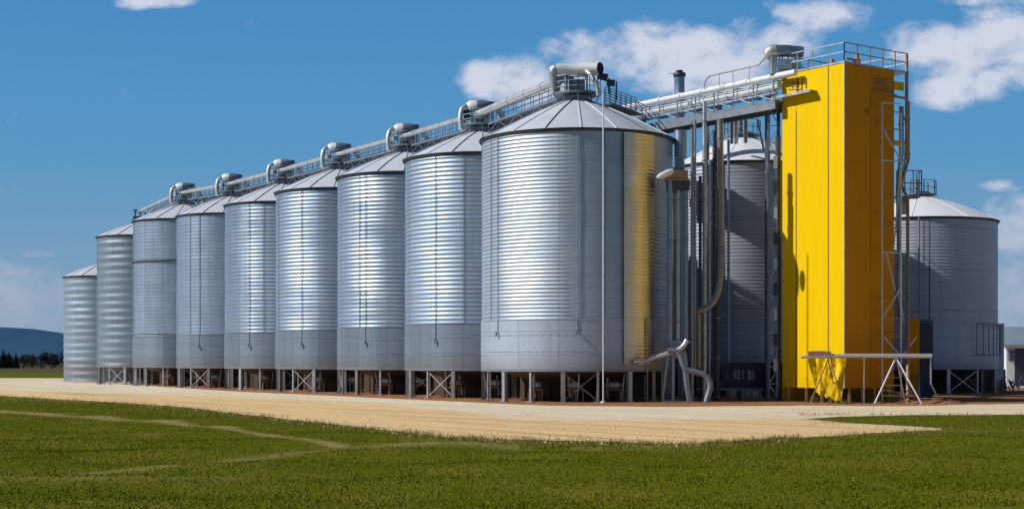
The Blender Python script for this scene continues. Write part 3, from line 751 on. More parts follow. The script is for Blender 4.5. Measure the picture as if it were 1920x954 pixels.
# side platform right of the biggest silo top
t = empty('side_platform', P(1134, 196, 98), 'railed platform sloping down from the right of the biggest silo top', 'platform'); o = t.location.copy()
a, b = P(1134, 196, 99), P(1192, 216, 103); nrm = Vector((.8, .6, 0)).normalized()
mb = MB(); mb.bar(a-o, b-o, 1.0, .09); mb.bar(a-o-Vector((0, 0, .35)), b-o-Vector((0, 0, .35)), .1); mb.build('deck', M['steel_dark'], t)
mb = MB()
for s in (-.45, .45): railing(mb, [a-o+Vector((0, s, 0)), b-o+Vector((0, s, 0))], 1.05, .022, .8, 3)
mb.bar(b-o+Vector((0, -.45, 1.05)), b-o+Vector((0, .45, 1.05)), .05); mb.build('railing', M['steel_mid'], t)
# thin pole in front of the biggest silo
p0 = P(1131, 752, 89.8); p0.z = 0; mb = MB(); ph = P(1131, 176, 89.8).z
mb.tube([(0, 0, 0), (0, 0, ph)], .042, 10); mb.tube([(0, 0, 0), (0, 0, .12)], .16, 10)
tag(mb.build('pole', M['white'], None, p0), 'tall thin white pole standing in front of the biggest silo', 'pole')
mb = MB(); mb.bar((0, 0, 0), (0, .0, -.9), .03)
# ladder cage frame at the foot of the biggest silo
t = empty('access_frame', (P(1199, 690, 91.6).x, 91.7, 0), 'rusty access frame against the lower right of the biggest silo', 'access frame'); o = t.location
def LP(px, py, d): return P(px, py, d)-o
mb = MB()
for x_ in (1184, 1214):
    mb.bar(LP(x_, 597, 91.8), LP(x_, 692, 91.8), .07)
for y_ in (597, 620, 626, 690): mb.bar(LP(1184, y_, 91.8), LP(1214, y_, 91.8), .05)
for k in range(5): mb.bar(LP(1187+6*k, 600, 91.8), LP(1187+6*k, 620, 91.8), .03)
for x_ in (1184, 1214): mb.bar(LP(x_, 690, 91.8), LP(x_, 753, 91.8), .06)
mb.build('frame', M['copper'], t)

# ------------------------------------------------------------------ yellow tower
C0 = Vector((19.33, 90, 0)); uL = Vector((-.6, .8, 0)); uR = Vector((.8, .6, 0)); WL, WR = 4.86, 4.45
TOP = P(1583, 118, 90).z; BOT = .86
t = empty('elevator_tower', C0, 'tall yellow clad tower with a railed roof platform at the right', 'tower'); tower = t
nL = Vector((-.8, -.6, 0)); nR = Vector((.6, -.8, 0)); up = Vector((0, 0, 1))
def cladding(name, width, u, n, z0, z1, seams, parent, mat='yellow'):
    mb = MB(); segs = [0]+seams+[1]
    for a, b in zip(segs, segs[1:]):   # slightly buckled sheets between folded seams
        nx, nz_ = 8, 40
        x0, x1 = a*width+.012, b*width-.012; vs = []
        for j in range(nz_+1):
            for k in range(nx+1):
                xx = x0+(x1-x0)*k/nx; z = z0+(z1-z0)*j/nz_
                off = .0 if k in (0, nx) or j in (0, nz_) else .018*noise.noise(Vector((xx*.9, z*.5, a*9)))+.010
                vs.append(u*xx+n*(off+.012)+up*z)
        mb.add(vs, [(j*(nx+1)+k, j*(nx+1)+k+1, (j+1)*(nx+1)+k+1, (j+1)*(nx+1)+k) for j in range(nz_) for k in range(nx)], True)
    o = mb.build(name, M[mat], parent); return o
mb = MB(); cc = uL*WL/2+uR*WR/2+up*(TOP+BOT)/2
mb.box(cc, (WL, WR, TOP-BOT), uL, -uR); mb.build('tower_core', M['black'], t)
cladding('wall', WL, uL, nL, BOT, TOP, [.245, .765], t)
cladding('wall', WR, uR, nR, BOT, TOP, [.52], t, 'shaded_yellow')  # unlit face, its shade is in the cladding colour
mb = MB()
mb.add([(uR*WR+uL*0+uR*.01), (uR*WR+uL*WL+uR*.01), (uR*WR+uL*WL+up*TOP+uR*.01), (uR*WR+up*TOP+uR*.01)], [(0, 1, 2, 3)])
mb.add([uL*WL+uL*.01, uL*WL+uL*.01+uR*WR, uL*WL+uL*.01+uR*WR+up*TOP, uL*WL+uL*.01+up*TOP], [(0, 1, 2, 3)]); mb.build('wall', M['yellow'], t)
for u_, n_2, W_, ss in ((uL, nL, WL, (.245, .765)), (uR, nR, WR, ())):
    for s_ in ss:
        zt_ = TOP-.02 if s_ < .5 else TOP-2.3
        mb = MB(); mb.box(u_*(W_*s_)+n_2*.022+up*(BOT+zt_)/2, (.045, .03, zt_-BOT), u_, n_2); mb.build('seam', M['steel_dark'], t)
mb = MB(); mb.box(nL*.03+nR*.03+up*(TOP+BOT)/2, (.05, .05, TOP-BOT), uL, uR); mb.build('corner_trim', M['cream'], t)
# roof platform
OV = 1.25
mb = MB(); cc = uL*WL/2+uR*(WR+OV)/2+up*(TOP+.06)
mb.box(cc, (WL+.12, WR+OV+.1, .10), uL, -uR); pf = mb.build('platform', M['steel'], t)
z = up*(TOP+.11)
for pa, pb in ((Vector((0, 0, 0)), uL*WL), (Vector((0, 0, 0)), uR*(WR+OV)), (uR*(WR+OV), uR*(WR+OV)+uL*WL), (uL*WL, uL*WL+uR*(WR+OV))):
    mb = MB(); railing(mb, [pa+z, pb+z], 1.08, .026, 1.15, 2); mb.build('railing', M['cream'] if abs(pb.x-pa.x) < 3.2 else M['copper'], pf)
mb = MB(); mb.box(uL*1.0+uR*2.2+z+up*.25, (.5, .4, .5)); mb.tube([uL*1+uR*2.3+z, uL*1+uR*2.3+z+up*.8], .12, 8); mb.bar(uL*1+uR*1.3+z+up*.45, uL*1+uR*2.3+z+up*.45, .1)
mb.build('hoist', M['copper'], pf)
mb = MB(); mb.tube([uL*2.0+uR*1.2+z, uL*2+uR*1.2+z+up*.55], .15, 8); mb.build('vent', M['copper'], pf)
# outrigger column carrying the overhanging platform
mb = MB(); pc = uR*(WR+OV-.08)
mb.tube([pc+up*(TOP+1.1), pc+up*(TOP-5.2)], .10, 10); mb.bar(pc+up*(TOP-1.5), uR*WR+up*(TOP-1.5), .12); mb.bar(pc+up*(TOP-4.2), uR*WR+up*(TOP-4.2), .12)
mb.build('outrigger', M['copper'], t)
mb = MB(); mb.box(uR*(WR+OV/2)+up*(TOP-.75)+uL*.3, (OV, .05, .5), uR, uL); mb.box(uR*(WR+OV/2)+up*(TOP-4.25)+uL*.3, (OV, .6, .1), uR, uL); mb.build('bracket', M['yellow'], t)
# awning and louvres on the left face
def onL(px, py, out=.05):
    d = 90.0
    for _ in range(5):
        s_ = ((px-960)*d/F-C0.x)/uL.x; d = 90+.8*s_
    return uL*s_+nL*out+up*(EYE+(HZ-py)*d/F)
def onR(px, py, out=.05):
    d = 90.0
    for _ in range(8):
        s_ = ((px-960)*d/F-C0.x)/uR.x; d = 90+.6*s_
    return uR*s_+nR*out+up*(EYE+(HZ-py)*d/F)
a, b = onL(1467, 184, .32), onL(1532, 171, .32); a = uL*(WL+.3)+nL*.32+up*a.z
b.z = a.z+.05
mb = MB(); mb.bar(a, b, .62, .06); mb.bar(a+nL*.3-up*.06, b+nL*.3-up*.06, .05, .14)
mb.build('awning', M['steel'], t)
for k, (x_, y0, y1, w_) in enumerate(((1496, 148, 172, .16), (1504, 146, 170, .1), (1512, 146, 166, .1), (1487, 152, 166, .08))):
    mb = MB(); p0_, p1_ = onL(x_, y0, .03), onL(x_, y1, .03); mb.bar(p0_, p1_, w_, .05); mb.build('louvre', M['steel_dark'] if k < 1 else M['copper'], t)
mb = MB()
for k in range(4): mb.bar(onL(1470+3*k, 150+6*k, .05), onL(1488+5*k, 149+6*k, .05), .05)
mb.build('grille', M['copper'], t)
# hatch on the right face
mb = MB(); a, b, c, d_ = onR(1638, 150, .04), onR(1674, 152, .04), onR(1674, 176, .04), onR(1638, 173, .04); mb.add([a, b, c, d_], [(0, 1, 2, 3)]); ht = mb.build('hatch', M['shaded_yellow'], t)
mb = MB()
for p_, q_ in ((a, b), (b, c), (c, d_), (d_, a)): mb.bar(p_+nR*.02, q_+nR*.02, .07)
mb.bar(onR(1641, 158, .12), onR(1662, 166, .3), .3, .08); mb.bar(onR(1636, 172, .2), onR(1676, 180, .2), .08); mb.build('hatch_frame', M['copper'], ht)
mb = MB(); p_ = onR(1626, 211, .05); mb.tube([p_, p_+nR*.15], .1, 8); mb.build('lamp', M['copper'], t)
# ladder with braces on the right face
lad = empty('ladder_tower', C0, 'tall narrow white ladder frame with diagonal braces against the dark side of the yellow tower', 'ladder')
f0 = .55
def LD(px, py): return onR(px, py, f0)
mb = MB()
def rail(px, y0, y1, r=.035):
    a = LD(px, y0); b = LD(px, y1); mb.tube([a, Vector((a.x, a.y, b.z))], r, 8)
rail(1640, 195, 754, .052)
mb.build('rail', M['cream'], lad); mb = MB(); rail(1675.5, 214, 752, .048); mb.build('rail', M['white'], lad)
for k, y_ in enumerate((196, 212, 244, 303, 380, 428, 474, 596, 630, 668)):
    mb = MB(); mb.bar(LD(1640, y_), LD(1675.5, y_+1), .07); mb.build('rung', M['copper'] if k % 3 else M['cream'], lad)
for a_, b_ in (((1642, 246), (1675, 302)), ((1675, 540), (1642, 594)), ((1675, 304), (1662, 470)), ((1648, 476), (1664, 545)), ((1643, 632), (1673, 666)), ((1704, 632), (1678, 666))):
    mb = MB(); mb.bar(LD(*a_), LD(*b_), .07); mb.build('brace', M['cream'], lad)
for y_ in (230, 400, 560):
    mb = MB(); mb.bar(LD(1640, y_), onR(1640, y_, .01), .05); mb.build('bracket', M['copper'], lad)

# spouts right of the tower
def pipe_thing(name, pts, r, mat, label, cat, group=None, seg=10, flange=2.2):
    pts = [Vector(p) for p in pts]; o = Vector((pts[-1].x, pts[-1].y, 0))
    t = empty(name, o, label, cat, group)
    mb = MB(); mb.tube([p-o for p in pts], r, seg); mb.build('pipe', M[mat], t)
    if flange:
        tot = sum((b-a).length for a, b in zip(pts, pts[1:])); acc = 0; nxt = flange*.5
        for a, b in zip(pts, pts[1:]):
            Ls = (b-a).length
            if Ls < 1e-5: continue
            dd = (b-a)/Ls
            while nxt < acc+Ls:
                p = a+dd*(nxt-acc)-o; fb = MB(); fb.tube([p-dd*.035, p+dd*.035], (r if not isinstance(r, list) else r[0])*1.22+.01, seg); fb.build('flange', M['steel_mid'], t); nxt += flange
            acc += Ls
    return t
D = 95.0
pipe_thing('spout_pipe', [P(1703, 190, D), P(1703, 300, D), P(1690, 345, D), P(1702, 372, D), P(1702, 560, D), P(1702, 757, 88.5)], .10, 'copper', 'rusty tan spout pipe hanging right of the yellow tower', 'pipe', 'spout pipes beside the tower')
pipe_thing('spout_pipe', [P(1690, 200, D), P(1690, 290, D), P(1684, 350, D), P(1686, 470, D), P(1684, 560, D), P(1692, 605, D)], .15, 'pipe', 'blue-grey spout pipe close behind the right edge of the yellow tower', 'pipe', 'spout pipes beside the tower')
pipe_thing('spout_pipe', [P(1692, 330, 97), P(1697, 300, 97), P(1699, 230, 97), P(1690, 210, 97)], .06, 'steel', 'thin bent steel pipe beside the top right of the yellow tower', 'pipe', 'spout pipes beside the tower', flange=0)
pipe_thing('spout_pipe', [P(1723, 405, 112), P(1723, 600, 112), P(1723, 760, 91.5)], .07, 'brown_pipe', 'slim brown pipe in front of the dark right silo', 'pipe', 'spout pipes beside the tower')
pipe_thing('spout_pipe', [P(1743, 414, 114.5), P(1743, 760, 112)][:1]+[P(1743, 690, 114.5)], .05, 'steel_dark', 'thin dark pipe down the front of the dark right silo', 'pipe', 'spout pipes beside the tower', flange=0)
# landing with railing beside dark right silo
t = empty('landing', P(1700, 370, 100), 'small railed steel landing above the roof of the dark right silo', 'landing'); o = t.location.copy()
mb = MB(); mb.box((0, 0, 0), (1.6, 1.2, .08)); mb.box((-.3, 0, -.6), (.5, .5, 1.0)); mb.build('deck', M['steel_mid'], t)
mb = MB(); railing(mb, [(-.8, -.6, .05), (.8, -.6, .05), (.8, .6, .05)], 1.6, .025, .6, 2); mb.build('railing', M['steel_dark'], t)
# grey panel box between tower and right silo
t = empty('pipe_duct_panel', (P(1690, 700, 98).x, 98, 0), 'yellow painted enclosure low beside the dark right silo', 'enclosure'); mb = MB()
mb.box((.7, 0, 2.6), (.75, .6, 5.0)); mb.build('enclosure_body', M['shaded_yellow'], t)
mb = MB(); mb.box((1.55, .3, 2.5), (.9, .6, 4.8)); mb.box((1.55, .3, 5.0), (1.0, .7, .1)); mb.build('side_cabinet', M['navy'], t)

# ------------------------------------------------------------------ gallery from the tower back to the silos
ga = C0+uL*(WL+.0)+up*0; dirG = uL
t = empty('conveyor_gallery', (ga.x, ga.y, 0), 'long steel conveyor gallery joining the yellow tower to the silo row', 'conveyor gallery'); o = t.location
def GP(s, z, side=0): return dirG*s+up*z+nL*side
Lg = 17.0; zb = P(1467, 186, 94).z-.2; 
mb = MB(); mb.bar(GP(-.1, zb), GP(Lg, zb-.1), 1.5, .12); mb.bar(GP(-.1, zb-.28, .7), GP(Lg, zb-.38, .7), .1, .42); mb.bar(GP(-.1, zb-.28, -.7), GP(Lg, zb-.38, -.7), .1, .42); mb.build('deck', M['steel_mid'], t)
for sdz, rr, zz, mt in ((.55, .2, 1.5, 'white'), (.3, .24, .95, 'white'), (-.4, .2, 1.2, 'cream'), (.62, .13, .45, 'pipe')):
    mb = MB(); mb.tube([GP(-.1 if zz != 1.5 else -1.6, zb+zz, sdz), GP(Lg, zb+zz-.1, sdz)], rr, 14)
    for k in range(9): mb.tube([GP(.3+k*2, zb+zz-.01*k*.6, sdz), GP(.42+k*2, zb+zz-.01*k*.6, sdz)], rr+.035, 14)
    mb.build('conveyor_tube', M[mt], t)
mb = MB(); nn = 10
for k in range(nn+1):
    s = Lg*k/nn
    for sd2 in (.75, -.75): mb.bar(GP(s, zb, sd2), GP(s, zb+1.25, sd2), .07)
    mb.bar(GP(s, zb+1.25, .75), GP(s, zb+1.25, -.75), .06)
    if k < nn:
        mb.bar(GP(s, zb+.05, .76), GP(s+Lg/nn, zb+.6, .76), .05)
for zz in (.65, 1.25): mb.bar(GP(0, zb+zz, .76), GP(Lg, zb+zz-.1, .76), .06)
mb.build('frame', M['steel'], t)
for k in range(14):
    mb = MB()
    s = .6+k*1.2+random.uniform(-.3, .3); mb.box(GP(s, zb+random.uniform(.2, .8), .4), (random.uniform(.3, .8), .35, random.uniform(.2, .5)), dirG, nL)
    mb.build('drive_box', M['steel_mid'], t)
# handrail tube rising over the gallery near the tower
mb = MB(); pts = [GP(6.0, zb+1.6, .8), GP(5.8, zb+2.15, .8), GP(5.4, zb+2.3, .8), GP(1.2, zb+2.35, .8), GP(.4, zb+2.9, .8)]; mb.tube(pts, .06, 8)
for s in (2, 3.4, 4.6): mb.bar(GP(s, zb+1.5, .8), GP(s, zb+2.3, .8), .035)
mb.build('handrail', M['cream'], t)
# drive head with duct on top of gallery end
t = empty('duct_head', C0+uL*(WL+.1), 'rounded steel duct head standing on the gallery beside the yellow tower top', 'duct'); o = t.location.copy()
def Q(px, py, d=93.6): return P(px, py, d)-o
mb = MB(); mb.tube([Q(1449, 140), Q(1449, 118), Q(1449, 104)], [.2, .24, .3], 12); mb.build('neck', M['steel'], t)
mb = MB(); mb.tube([Q(1436, 110), Q(1440, 102), Q(1447, 96), Q(1455, 94)], [.12, .33, .42, .38], 16); mb.build('elbow', M['cream'], t)
mb = MB(); mb.tube([Q(1454, 96), Q(1480, 96), Q(1481, 96), Q(1506, 98)], [.37, .37, .34, .33], 16); mb.build('duct', M['pipe'], t)
mb = MB()
for x_ in (1462, 1478, 1500): mb.bar(Q(x_, 106), Q(x_, 140), .08)
for y_ in (112, 124, 134): mb.bar(Q(1452, y_), Q(1506, y_-1), .06)
mb.box(Q(1472, 122), (.8, .6, .6)); mb.box(Q(1492, 126), (.4, .5, .5)); mb.build('stand', M['steel'], t)

# chimney
t = empty('chimney', (P(1274, 600, 107).x, 107, 0), 'slim steel chimney rising behind the conveyor gallery', 'chimney')
zt = P(1274, 137, 107).z; mb = MB(); mb.tube([(0, 0, 0), (0, 0, zt)], .36, 18)
for z_ in (zt-3, zt-7): mb.tube([(0, 0, z_), (0, 0, z_+.08)], .39, 18)
mb.build('flue', M['pipe'], t)
mb = MB(); mb.tube([(0, 0, zt-.28), (0, 0, zt-.27), (0, 0, zt-.02), (0, 0, zt)], [.38, .43, .43, .30], 18); mb.tube([(0, 0, zt), (0, 0, zt+.16)], [.2, .26], 12); mb.bar((-.75, 0, zt-.05), (-.3, 0, zt-.05), .03); mb.build('cap', M['steel_dark'], t)

# ------------------------------------------------------------------ pipes between biggest silo and tower
grp = 'vertical pipes between the silo and the tower'
def vpipe(px, y0, y1, d, w_px, mat, label, name='vertical_pipe', fl=2.4):
    a = P(px, y0, d); b = P(px, y1, d)
    if y1 > 735: b.z = .02
    return pipe_thing(name, [a, b], w_px*d/F/2, mat, label, 'pipe', grp, 12, fl)
vpipe(1256, 338, 640, 92.1, 10, 'pipe', 'wide blue-grey pipe, leftmost of the bundle below the small white hood')
vpipe(1271, 338, 640, 92.3, 9, 'steel', 'pale steel pipe in the middle of the bundle below the small white hood')
vpipe(1286, 335, 640, 92.39999999999999, 9, 'pipe', 'blue-grey pipe, rightmost of the bundle below the small white hood')
vpipe(1264, 342, 640, 92.69999999999999, 4, 'brown_pipe', 'thin brown pipe tucked between the pipes below the white hood')
vpipe(1298, 240, 757, 92, 6, 'brown_pipe', 'slim brown pipe rising to the gallery just right of the hood bundle')
vpipe(1303, 225, 700, 93.5, 5, 'pipe', 'slim blue-grey pipe beside the slim brown one, reaching the gallery')
vpipe(1321, 190, 752, 94, 8, 'steel', 'tall bright steel pipe passing up through the gallery')
vpipe(1313, 330, 700, 96, 6, 'steel_dark', 'dark pipe left of the tall bright steel pipe')
vpipe(1330, 300, 752, 97, 5, 'steel', 'thin pipe right of the tall bright steel pipe')
vpipe(1345, 560, 752, 95, 9, 'steel_dark', 'short dark pipe below the hook of the long curved pipe')
vpipe(1339, 245, 752, 98, 6, 'steel_dark', 'dark pipe just left of the long curved pipe')
vpipe(1366, 262, 700, 100, 5, 'pipe', 'slim blue-grey pipe just right of the long curved pipe')
vpipe(1310, 575, 690, 93, 9, 'brown_pipe', 'short brown pipe where the long curved pipe ends')
pipe_thing('curved_pipe', [P(1350, 225, 92.5), P(1352, 420, 92.5)]+bez(P(1353, 440, 92.5), P(1353, 540, 92.5), P(1350, 575, 92.5), P(1310, 583, 92.5), 10), .19, 'brown_pipe', 'long brownish grey pipe curving left at its lower end', 'pipe', grp, 12)
pipe_thing('chimney_box', [P(1276, 245, 95), P(1276, 296, 95)], .38, 'pipe', 'short wide steel canister under the left part of the gallery', 'canister', None, 16, 0)
# hood
t = empty('intake_hood', P(1268, 338, 92), 'small white hood with a sloped lip on top of the pipe bundle', 'hood'); o = t.location.copy()
mb = MB(); a, b = P(1232, 333, 90.8)-o, P(1262, 320, 91.0)-o; mb.tube([a, a.lerp(b, .2), a.lerp(b, .7), b], [.07, .17, .2, .12], 12); mb.build('lip', M['white'], t)
mb = MB(); mb.box(P(1269, 328, 92.2)-o, (1.25, .7, .5)); mb.box(P(1269, 338, 92.2)-o, (1.45, .8, .08)); mb.tube([P(1262, 320, 92.2)-o, P(1280, 318, 92.2)-o], .18, 10); mb.build('hood_box', M['copper'], t)
mb = MB(); mb.box(P(1271, 348, 92.3)-o, (1.35, .6, .6)); mb.build('manifold', M['steel_dark'], t)
# lower manifold and splayed legs
t = empty('pipe_stand', (P(1270, 700, 92).x, 92, 0), 'stand with splayed legs below the bundle of vertical pipes', 'stand'); o = t.location
mb = MB(); mb.box(P(1271, 641, 92.2)-o, (1.45, .7, .2)); mb.box(P(1268, 655, 92.2)-o, (1.0, .5, .7)); mb.build('manifold', M['steel_mid'], t)
for (x0, y0, x1, y1) in ((1252, 665, 1242, 754), (1262, 665, 1262, 754), (1278, 665, 1292, 754), (1284, 660, 1294, 754)):
    mb = MB(); a = P(x0, y0, 92)-o; b = P(x1, y1, 92)-o; b.z = .02; mb.tube([a, b], .11, 10); mb.build('leg', M['pipe'], t)
mb = MB(); a = P(1240, 751, 92)-o; b = P(1300, 752, 92)-o; mb.bar(a, b, .3, .08); mb.build('base_plate', M['steel'], t)
pipe_thing('spout_pipe', bez(P(1288, 637, 91.3), P(1278, 668, 91.3), P(1230, 662, 91.3), P(1214, 676, 91.3), 10)+[P(1190, 678, 90.9)], [.15]*11+[.05], 'cream', 'pale curved spout reaching left toward the biggest silo', 'pipe', grp, 12, 0)
pts = bez(P(1252, 657, 89), P(1295, 655, 89), P(1262, 695, 89), P(1305, 697, 89), 10)[:-1]+bez(P(1305, 697, 89), P(1345, 705, 89), P(1330, 735, 89), P(1324, 751, 89), 8)
pts[-1].z = .1
pipe_thing('hose', pts, .17, 'steel_mid', 'thick grey S-shaped hose dropping to the ground beside the pipe stand', 'hose', None, 14, 0)
pipe_thing('spout_pipe', bez(P(1268, 665, 89.5), P(1290, 680, 89.5), P(1280, 700, 89.5), P(1292, 752, 89.5), 8), .12, 'pipe', 'short bent blue-grey spout under the pipe manifold', 'pipe', grp, 12, 0)

# lattice support column beside the tower, blue corner post
for nm, px, d, w_, top_, lab in (('lattice_column', 1450, 95.2, .62, 205, 'dark lattice support column holding the gallery beside the yellow tower'), ('lattice_column', 1335, 104, .55, 232, 'far lattice support column of the gallery behind the curved pipe')):
    b0 = P(px, 700, d); t = empty(nm, (b0.x, d, 0), lab, 'support column', 'gallery support columns'); H = P(px, top_, d).z
    for sx_ in (-w_/2, w_/2):
        for sy_ in (-w_/2, w_/2):
            mb = MB(); mb.bar((sx_, sy_, 0), (sx_, sy_, H), .1); mb.build('post', M['steel_mid'] if sx_ < 0 else M['steel_dark'], t)
    mb = MB(); n = int(H/1.0)
    for k in range(n):
        z0, z1 = H*k/n, H*(k+1)/n; s = 1 if k % 2 else -1
        mb.bar((-s*w_/2, -w_/2, z0), (s*w_/2, -w_/2, z1), .05); mb.bar((-w_/2, -w_/2, z1), (w_/2, -w_/2, z1), .05)
        mb.bar((-w_/2, -s*w_/2, z0), (-w_/2, s*w_/2, z1), .05)
    mb.build('lattice', M['steel'], t)
    if px == 1450:
        for k in range(9):
            mb = MB(); mb.box((0.05, -w_/2-.12, 2.2+k*1.55), (.22, .16, .75)); mb.build('junction_box', M['steel_dark'] if k % 2 else M['cream'], t)
vpipe(1438, 215, 752, 96.5, 8, 'steel_dark', 'dark pipe left of the lattice column beside the yellow tower')
t = empty('corner_post', (P(1463, 700, 94.9).x-.05, 95.1, 0), 'blue-grey steel post hugging the left edge of the yellow tower', 'post')
mb = MB(); mb.box((-.05, 0, 8.3), (.30, .3, 15.9)); mb.box((-.05, 0, 8.3), (.34, .34, .15)); mb.box((-.05, 0, 12.3), (.34, .34, .15)); mb.build('post', M['pipe'], t)
# navy base frame with small openings
t = empty('base_frame', (P(1385, 700, 99).x, 99, 0), 'navy steel base frame with small openings in front of the shaded silo', 'base frame'); o = t.location
xa, xb = P(1305, 0, 98).x-o.x, P(1467, 0, 98).x-o.x
mb = MB(); zl, zh = .72, 2.35; z1_, z2_ = 1.28, 1.88
ops = [(1328, 1334), (1348, 1353), (1360, 1366), (1375, 1388), (1391, 1395), (1401, 1414), (1432, 1438), (1441, 1448)]
mb.box(((xa+xb)/2, -1, (zl+z1_)/2), (xb-xa, .25, z1_-zl)); mb.box(((xa+xb)/2, -1, (z2_+zh)/2), (xb-xa, .25, zh-z2_))
prev = xa
for a_, b_ in ops+[(9999, 0)]:
    x0 = P(a_, 0, 98).x-o.x if a_ < 9000 else xb
    mb.box(((prev+x0)/2, -1, (z1_+z2_)/2), (x0-prev, .25, z2_-z1_))
    if a_ < 9000: prev = P(b_, 0, 98).x-o.x
mb.build('panel', M['navy'], t)
for x_ in (xa+.2, (xa+xb)/2, xb-.2):
    mb = MB(); mb.bar((x_, -1, 0), (x_, -1, zl), .25); mb.build('leg', M['navy'], t)
mb = MB(); mb.box(((xa+xb)/2, -1.2, zl-.05), (xb-xa, .15, .12)); mb.build('rail', M['steel_mid'], t)
# pale panel stack seen through the openings
t = empty('storage_crate', (P(1395, 0, 104).x, 104.2, 0), 'pale storage crate seen through the openings of the navy frame', 'crate'); mb = MB()
mb.box((0, 0, 1.0), (2.2, 1, 2.0)); mb.build('crate_body', M['concrete'], t); mb = MB()
for k in range(5): mb.box((-1+.5*k, -.52, 1.0), (.07, .05, 2.0))
mb.build('slat', M['copper'], t)

# rear pipework behind (fills the space above shaded silo)
for k, (px, y0, y1, d, r_) in enumerate(((1372, 225, 262, 104, .12), (1380, 220, 262, 105, .15), (1398, 222, 260, 104, .14), (1420, 222, 275, 103, .08))):
    nm = ('thin', 'stout', 'middle', 'slanted')[k]
    pipe_thing('drop_pipe', [P(px, y0, d), P(px+(12 if k == 3 else 0), y1+6, d+2)], r_, 'steel', nm+' short drop pipe between the gallery and the shaded silo roof', 'pipe', 'short drop pipes under the gallery', 10, 0)

# ------------------------------------------------------------------ low conveyor bar with trestles in front of tower
DB = 88.2
t = empty('screw_conveyor', P(1620, 667, DB)*1, 'long pale horizontal conveyor tube on splayed legs in front of the yellow tower', 'conveyor'); t.location.z = 0; o = t.location.copy()
def B(px, py, d=DB):
    p = P(px, py, d)-o
    if py > 745: p.z = .03
    return p
mb = MB(); mb.tube([B(1502, 670), B(1515, 667), B(1747, 667)], [.07, .13, .13], 12); mb.build('tube', M['cream'], t)
mb = MB(); mb.box(B(1536, 662), (1.3, .3, .22)); mb.tube([B(1522, 661), B(1548, 661)], .12, 10); mb.build('motor', M['copper'], t)
for (x0, y0, x1, y1, dd, w_, mt) in ((1680, 670, 1640, 757, 87.6, .075, 'white'), (1680, 670, 1728, 757, 87.6, .075, 'white'), (1681, 670, 1697, 751, 89.6, .06, 'cream'), (1682, 672, 1716, 754, 89, .06, 'brown_pipe'), (1620, 670, 1620, 750, 88.6, .06, 'cream'),
                               (1745, 670, 1745, 720, 88.2, .06, 'cream'), (1745, 718, 1763, 751, 89, .05, 'cream'), (1554, 670, 1519, 753, 88, .06, 'copper'), (1557, 670, 1578, 756, 87.8, .06, 'copper'), (1553, 674, 1570, 754, 89.2, .045, 'copper')):
    mb = MB(); mb.bar(B(x0, y0), B(x1, y1, dd), w_); mb.build('leg', M[mt], t)
mb = MB(); mb.bar(B(1654, 730, 88), B(1712, 741, 88), .05); mb.bar(B(1648, 706, 88.6), B(1692, 708, 88.6), .05); mb.bar(B(1662, 722, 89), B(1690, 722, 89), .05)
mb.bar(B(1654, 741, 88.5), B(1718, 742, 88.5), .05); mb.build('step', M['copper'], t)
# yellow crumpled cover
def crumple(name, quad, n, m, amp, mat):
    mb = MB(); a, b, c, d = map(Vector, quad); vs = []
    for j in range(m+1):
        for k in range(n+1):
            p = a.lerp(b, k/n).lerp(d.lerp(c, k/n), j/m); f = (1-j/m)
            pp = Vector((p.x*3.2, p.y*3.2, p.z*.55)); off = noise.noise(pp)*amp+abs(noise.noise(pp*2.3))*amp*.6
            if j == m: p = p+up*noise.noise(p*5)*.25
            vs.append(p+Vector((-.5, -.8, 0))*(off+.12*(j/m)))
    mb.add(vs, [(j*(n+1)+k, j*(n+1)+k+1, (j+1)*(n+1)+k+1, (j+1)*(n+1)+k) for j in range(m) for k in range(n)], True)
    return mb
mb = crumple('tarpaulin', (P(1517, 672, 89.4), P(1586, 664, 89.2), P(1580, 752, 88.6), P(1530, 735, 89.0)), 26, 34, .30, 'yellow')
tag(mb.build('tarpaulin', M['yellow']), 'crumpled yellow tarpaulin hanging at the foot of the yellow tower', 'tarpaulin')
# yellow base frame posts of tower
for k, (x_, y_) in enumerate(((1478, 752), (1500, 754), (1530, 755), (1600, 757), (1622, 756), (1655, 755))):
    pass
for s in (.1, .35, .6, .9):
    for u_, W_ in ((uL, WL), (uR, WR)):
        mb = MB(); mb.bar(u_*W_*s, u_*W_*s+up*BOT, .14); mb.build('foot', M['copper'], tower)
def weed(px, py, n, h, label):
    x, y = G(px, py); mb = MB()
    for k in range(n):
        a = random.uniform(0, 2*PI); r = random.uniform(0, .5); hh = h*random.uniform(.4, 1); b = Vector((r*math.cos(a), r*math.sin(a)*.6, 0)); tip = b+Vector((random.gauss(0, .12), random.gauss(0, .1), hh)); sdv = Vector((math.cos(a+1), math.sin(a+1), 0))*.02
        mb.add([b-sdv, b+sdv, tip], [(0, 1, 2)])
    tag(mb.build('weed_clump', M['weed'], None, (x, y, .02)), label, 'weeds', 'dry weed clumps at the tower foot')
weed(1525, 756, 90, .55, 'dry weed clump left of the yellow tarpaulin'); weed(1560, 757, 80, .5, 'dry weed clump below the yellow tarpaulin'); weed(1586, 757.5, 60, .35, 'small dry weed clump at the tower corner'); weed(1646, 757, 50, .25, 'low dry weed clump at the foot of a splayed white leg')
